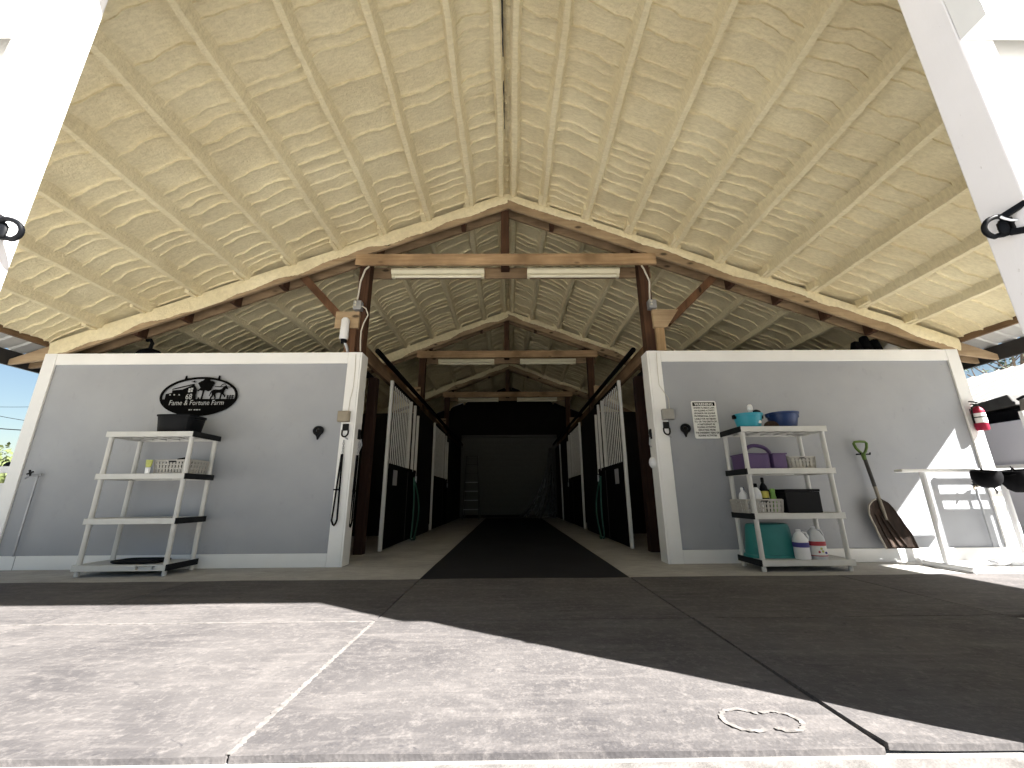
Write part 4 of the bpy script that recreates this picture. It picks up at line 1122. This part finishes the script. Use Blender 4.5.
# ------------------------------------------------------------------ white saddle rack with black caps
def rack():
    t = thing('saddle_rack', 'white tube saddle rack standing at the right end of the porch', 'rack', (4.7, 4.27, 0))
    z = .945
    MB().box(4.06, 5.45, 4.225, 4.315, z - .012, z + .018).build('top_board', 'white_paint', t, bevel=.006)
    for x in (4.31, 5.12):
        MB().tube([(x, 4.27, .058), (x, 4.27, z - .012)], .026, 14).build('leg', 'white_plastic', t, smooth=True)
        MB().tube([(x, 4.02, .030), (x, 4.50, .030)], .028, 14).build('foot', 'white_plastic', t, smooth=True)
    MB().tube([(4.31, 4.42, .032), (5.12, 4.42, .032)], .024, 12).build('stretcher', 'white_plastic', t, smooth=True)
    MB().tube([(4.31, 4.05, .032), (5.12, 4.05, .032)], .020, 12).build('stretcher', 'white_plastic', t, smooth=True)
    # an unseen rung rack further right is added to shade the wall
    return t
rack()
def cap(x, y, z, rot, label, zs=1.15):
    t = thing('riding_cap', label, 'cap', (0, 0, 0), 'black caps hanging from the saddle rack')
    prof = [(0, -.095), (.045, -.090), (.080, -.068), (.102, -.03), (.108, .01), (.100, .05), (.090, .05), (.088, -.02), (.05, -.065), (0, -.075)]
    MB().lathe(prof, (0, 0, 0), 24, 1.15, .95).build('shell', 'black_cloth', t, smooth=True)
    b = MB(); vs = []; fs = []
    for i in range(13):
        a = math.radians(-60 + 10 * i)
        for (r, dz) in ((.100, .03), (.135 - .03 * abs(math.sin(a)), .022), (.135 - .03 * abs(math.sin(a)), .029), (.100, .038)):
            vs.append((r * 1.15 * -math.cos(a), r * .95 * math.sin(a), dz))
    for i in range(12):
        for q in range(4): fs.append((4 * i + q, 4 * i + (q + 1) % 4, 4 * i + 4 + (q + 1) % 4, 4 * i + 4 + q))
    b.add(vs, fs).build('peak', 'black_cloth', t, smooth=True)
    MB().tube([(-.02, .0, .03), (0, .03, .07), (.02, .0, .03)], .008, 6).build('chin_strap', 'black_cloth', t, smooth=True)
    MB().tube([(.03, -.02, -.08), (.05, -.03, -.12), (.02, -.04, -.135)], .006, 6).build('loose_strap', 'black_cloth', t, smooth=True)
    t.location = (x, y, z); t.rotation_euler = rot; t.scale = (1.05, 1.05, zs)
    return t
cap(4.80, 4.12, .875, (0.05, 0.10, 0.3), 'black cap hanging upside down, leftmost under the white rack rail')
cap(5.06, 4.08, .862, (0.1, -0.1, -0.3), 'black cap hanging in the middle of the row under the rack rail', 1.5)
cap(5.31, 4.08, .815, (0.1, 0.1, 0.5), 'black cap hanging lowest, rightmost under the rack rail', 1.7)

t = thing('shade_rack', 'added unseen white rung rack with a dark panel, shading the right wall', 'rack', (6.0, 4.3, 0))  # out of view, added to cast stripes of shade on the right wall
for x in (5.62, 6.42): MB().tube([(x, 4.3, -.055), (x, 4.3, 1.58)], .022, 12).build('shade_upright', 'white_plastic', t, smooth=True)
for z in (1.56, 1.385, 1.22): MB().tube([(5.62, 4.3, z), (6.42, 4.3, z)], .022, 12).build('rung', 'white_plastic', t, smooth=True)
MB().prism([(5.70, .72), (6.20, .66), (6.20, 1.245), (5.70, 1.245)], 4.27, 4.275).build('shade_panel', 'grey_tarp', t)  # added panel, blocks sun from the lower part of the wall
# ------------------------------------------------------------------ fire extinguisher
def extinguisher():
    x, y, z = 5.585, YF - .075, 1.43
    t = thing('fire_extinguisher', 'red fire extinguisher with a white label on the right corner trim', 'fire extinguisher', (x, y, z))
    MB().lathe([(0, 0), (.05, 0), (.058, .012), (.058, .225), (.050, .255), (.026, .278), (.022, .285), (0, .285)], (x, y, z), 28).build('cylinder', 'red_enamel', t, smooth=True)
    MB().lathe([(.0592, .085), (.0592, .20)], (x, y, z), 28, cap=False).build('label', 'white_label', t, smooth=True)
    MB().lathe([(.0605, .145), (.0605, .158)], (x, y, z), 28, cap=False).build('strap', 'black_metal', t, smooth=True)
    MB().lathe([(0, .285), (.022, .285), (.022, .315), (0, .316)], (x, y, z), 14).build('valve', 'black_metal', t, smooth=True)
    MB().bar((x + .025, y, z + .335), (x - .075, y - .01, z + .345), .022, .014).build('handle', 'black_metal', t, bevel=.003)
    MB().bar((x + .02, y, z + .315), (x - .065, y - .01, z + .312), .020, .012).build('lever', 'black_metal', t, bevel=.003)
    MB().tube([(x - .02, y - .02, z + .30), (x - .070, y - .01, z + .27), (x - .076, y + .0, z + .18), (x - .074, y + .005, z + .08)], .009, 8).build('hose', 'black_metal', t, smooth=True)
    MB().box(x - .02, x + .02, y + .058, YF - .0125, z + .05, z + .27).build('bracket', 'black_metal', t)
extinguisher()

# ------------------------------------------------------------------ outside
# left fence
t = thing('board_fence', 'white board fence at the far left beside the wall', 'fence', (-7.4, 5.12, 0))
MB().box(-9.2, -5.90, 5.08, 5.16, 1.05, 1.13).build('rail', 'white_paint', t, bevel=.004)
MB().box(-9.2, -6.18, 5.165, 5.19, -.055, .93).build('board', 'white_paint', t)
for x in (-6.05, -7.6, -9.1): MB().box(x - .06, x + .06, 5.165, 5.285, -.055, 1.135).build('post', 'white_paint', t, bevel=.005)
o = MB().lathe([(0, 0), (.05, 0), (.055, .015), (.03, .05), (0, .055)], (-6.20, 5.12, 1.131), 12, 1.2, .6).build('rubber_wedge', 'black_plastic', base=(-6.2, 5.12, 1.131)); tag(o, 'small black object left on the fence rail at far left', 'object')
# right: half wall with covered bundle, neighbouring shed
t = thing('utility_cabinet', 'white chest-high cabinet with a ledge beyond the right end of the wall', 'cabinet', (7.1, 5.8, 0))
MB().box(6.82, 7.35, 4.5, 6.4, -.055, 1.66).build('body', 'neighbour_wall', t, bevel=.01)
MB().box(6.77, 6.818, 4.45, 6.45, 1.02, 1.085).build('ledge', 'white_paint', t, bevel=.004)
t = thing('tarp_bundle', 'weathered dark bundle with a slanted lid on the white cabinet', 'bundle', (7.0, 5.4, 1.662))
MB().prism([(5.1, 1.664), (5.75, 1.664), (5.75, 1.83), (5.1, 1.80)], 6.86, 7.25, 'x').build('body', 'black_cloth', t, bevel=.02)
MB().prism([(5.27, 1.86), (5.80, 1.835), (5.80, 1.97), (5.32, 2.02)], 6.84, 7.28, 'x').build('lid', 'grey_tarp', t, bevel=.015)
MB().prism([(5.06, 1.69), (5.26, 1.70), (5.22, 1.93), (5.10, 1.92)], 6.84, 7.20, 'x').build('side_pad', 'tan_item', t, bevel=.02)
MB().tube([(6.88, 5.12, 1.94), (6.9, 5.2, 1.96), (6.88, 5.26, 1.93)], .02, 8).build('loop', 'black_metal', t, smooth=True)
t = thing('neighbour_shed', 'white shed with a pale ribbed metal roof beyond the right eave', 'shed', (11, 7, 0))
MB().box(9.3, 14, 3.0, 16.0, -.055, 2.38).build('wall', 'neighbour_wall', t)
b = MB(); vs = []; fs = []; yy = 2.6; Ys = []
while yy < 16.4: Ys += [(yy, 0), (yy + .18, 0), (yy + .20, .02), (yy + .23, .02), (yy + .25, 0)]; yy += .27
for (x, z) in ((9.0, 2.37), (11.6, 3.51), (14.3, 2.37)):
    for (y_, h_) in Ys: vs.append((x, y_, z + h_))
n = len(Ys)
for i in range(2):
    for q in range(n - 1): a = i * n + q; fs.append((a, a + n, a + n + 1, a + 1))
rf = b.add(vs, fs).build('roof', 'neighbour_roof', t); so = rf.modifiers.new('thick', 'SOLIDIFY'); so.thickness = .04
MB().box(8.98, 9.05, 2.6, 16.3, 2.17, 2.355).build('fascia', 'white_paint', t)
# trees
def leaf_tree(name, x, y, zb_, trunk_h, r, hgt, nleaf, ls, lmat, label, spread=1.0):
    t = thing(name, label, 'tree', (x, y, zb_))
    b = MB(); b.tube([(x, y, zb_), (x + .1, y, zb_ + trunk_h * .5), (x, y + .1, zb_ + trunk_h)], [r * .09, r * .07, r * .05], 8)
    tips = []
    for i in range(16):
        a = random.uniform(0, 6.28); rr = r * random.uniform(.4, .95); zz = zb_ + trunk_h + hgt * random.uniform(.1, 1.0)
        m_ = V((x + .5 * rr * math.cos(a), y + .5 * rr * math.sin(a), (zz + zb_ + trunk_h) / 2 + .2)); e = V((x + rr * math.cos(a), y + rr * math.sin(a), zz))
        b.tube([(x, y, zb_ + trunk_h * .9), m_, e], [r * .04, r * .022, r * .008], 6); tips.append(e); tips.append(m_)
        for q in range(3):
            e2 = e + V((random.gauss(0, r * .2), random.gauss(0, r * .2), random.gauss(0, r * .15))); b.tube([m_.lerp(e, .6), e2], [r * .012, r * .004], 5); tips.append(e2)
    b.build('trunk', 'bark', t, smooth=True)
    L = MB(); vs = []; fs = []
    for i in range(nleaf):
        c = random.choice(tips); p = c + V((random.gauss(0, r * .16 * spread), random.gauss(0, r * .16 * spread), random.gauss(0, r * .13 * spread)))
        u = V((random.gauss(0, 1), random.gauss(0, 1), random.gauss(0, 1))).normalized(); w = u.orthogonal().normalized(); sz = ls * random.uniform(.6, 1.3)
        k0 = len(vs); vs += [p - u * sz, p + w * sz * .5, p + u * sz, p - w * sz * .5]; fs.append((k0, k0 + 1, k0 + 2, k0 + 3))
    L.add(vs, fs).build('foliage', lmat, t)
    return t
leaf_tree('leafy_tree', -25.5, 19, -.06, 1.2, 2.6, 1.4, 5000, .13, 'leaf_olive', 'olive green tree low on the horizon at the far left')
leaf_tree('leafy_tree', -35, 26, -.06, 1.2, 3.2, 1.6, 5000, .15, 'leaf_olive', 'olive green tree behind the nearer one at the far left edge')
leaf_tree('bare_tree', 19, 14.5, -.06, 3.2, 2.4, 3.6, 700, .10, 'leaf_dark', 'thinly leaved tree behind the shed roof, close to the wall corner', .7)
leaf_tree('bare_tree', 26, 14.0, -.06, 3.4, 2.6, 4.0, 500, .10, 'leaf_dark', 'thinly leaved tree behind the shed roof, at the right edge', .7)
for (za, zb_, y, lab, r) in ((2.90, 2.70, 12.0, 'lowest dark overhead wire at the far left', .014), (3.36, 2.90, 12.0, 'sloping overhead wire above the lowest one at left', .008), (3.48, 3.47, 12.0, 'level overhead wire, topmost of three at left', .006)):
    pts = [(-16.2 + 2.6 * i / 12, y, za + .0 + (zb_ - za) * (i / 12) - .03 * math.sin(math.pi * i / 12)) for i in range(13)]
    pts = [(-26, y, za + (za - zb_) * 3)] + pts + [(-8.0, y, zb_ - (za - zb_) * 2.0)]
    o = MB().tube(pts, r, 6).build('overhead_wire', 'black_plastic', base=(-16, y, za)); tag(o, lab, 'wire', 'overhead wires')

# ------------------------------------------------------------------ light, sky, camera
sun_dir = V((1.0, -0.65, 1.0)).normalized()
ld = bpy.data.lights.new('sun', 'SUN'); ld.energy = 15.0; ld.angle = math.radians(0.55); ld.color = (1.0, 0.965, 0.92)
lo = bpy.data.objects.new('sun', ld); COL.objects.link(lo); lo.rotation_euler = sun_dir.to_track_quat('Z', 'Y').to_euler()
w = bpy.data.worlds.new('World'); SC.world = w; w.use_nodes = True
nt = w.node_tree; bg = nt.nodes['Background']
sky = nt.nodes.new('ShaderNodeTexSky'); sky.sky_type = 'NISHITA'; sky.sun_disc = False
sky.sun_elevation = math.asin(sun_dir.z); sky.sun_rotation = math.atan2(sun_dir.x, sun_dir.y)
sky.air_density = 1.2; sky.dust_density = 0.8; sky.ozone_density = 1.5
nt.links.new(sky.outputs['Color'], bg.inputs['Color']); bg.inputs['Strength'].default_value = 0.06

cd = bpy.data.cameras.new('camera'); co = bpy.data.objects.new('camera', cd); COL.objects.link(co)
cd.sensor_width = 36; cd.lens = 402.8 / 1024 * 36; cd.clip_end = 300
p_, y_, r_ = .27287, .00873, -.00807
cp, sp, cy_, sy_ = math.cos(p_), math.sin(p_), math.cos(y_), math.sin(y_)
fwd = V((sy_ * cp, cy_ * cp, sp)); right = V((cy_, -sy_, 0)); up = right.cross(fwd)
cr, sr = math.cos(r_), math.sin(r_)
R_, U_ = right * cr + up * sr, up * cr - right * sr
M = Matrix((R_, U_, -fwd)).transposed().to_4x4(); M.translation = V((0, 0, .72))
co.matrix_world = M
SC.camera = co
SC.view_settings.view_transform = 'Standard'; SC.view_settings.look = 'None'
SC.view_settings.gamma = 1; SC.view_settings.use_curve_mapping = False
SC.view_settings.exposure = 1.1
SC.cycles.max_bounces = 10; SC.cycles.diffuse_bounces = 7; SC.cycles.transparent_max_bounces = 8
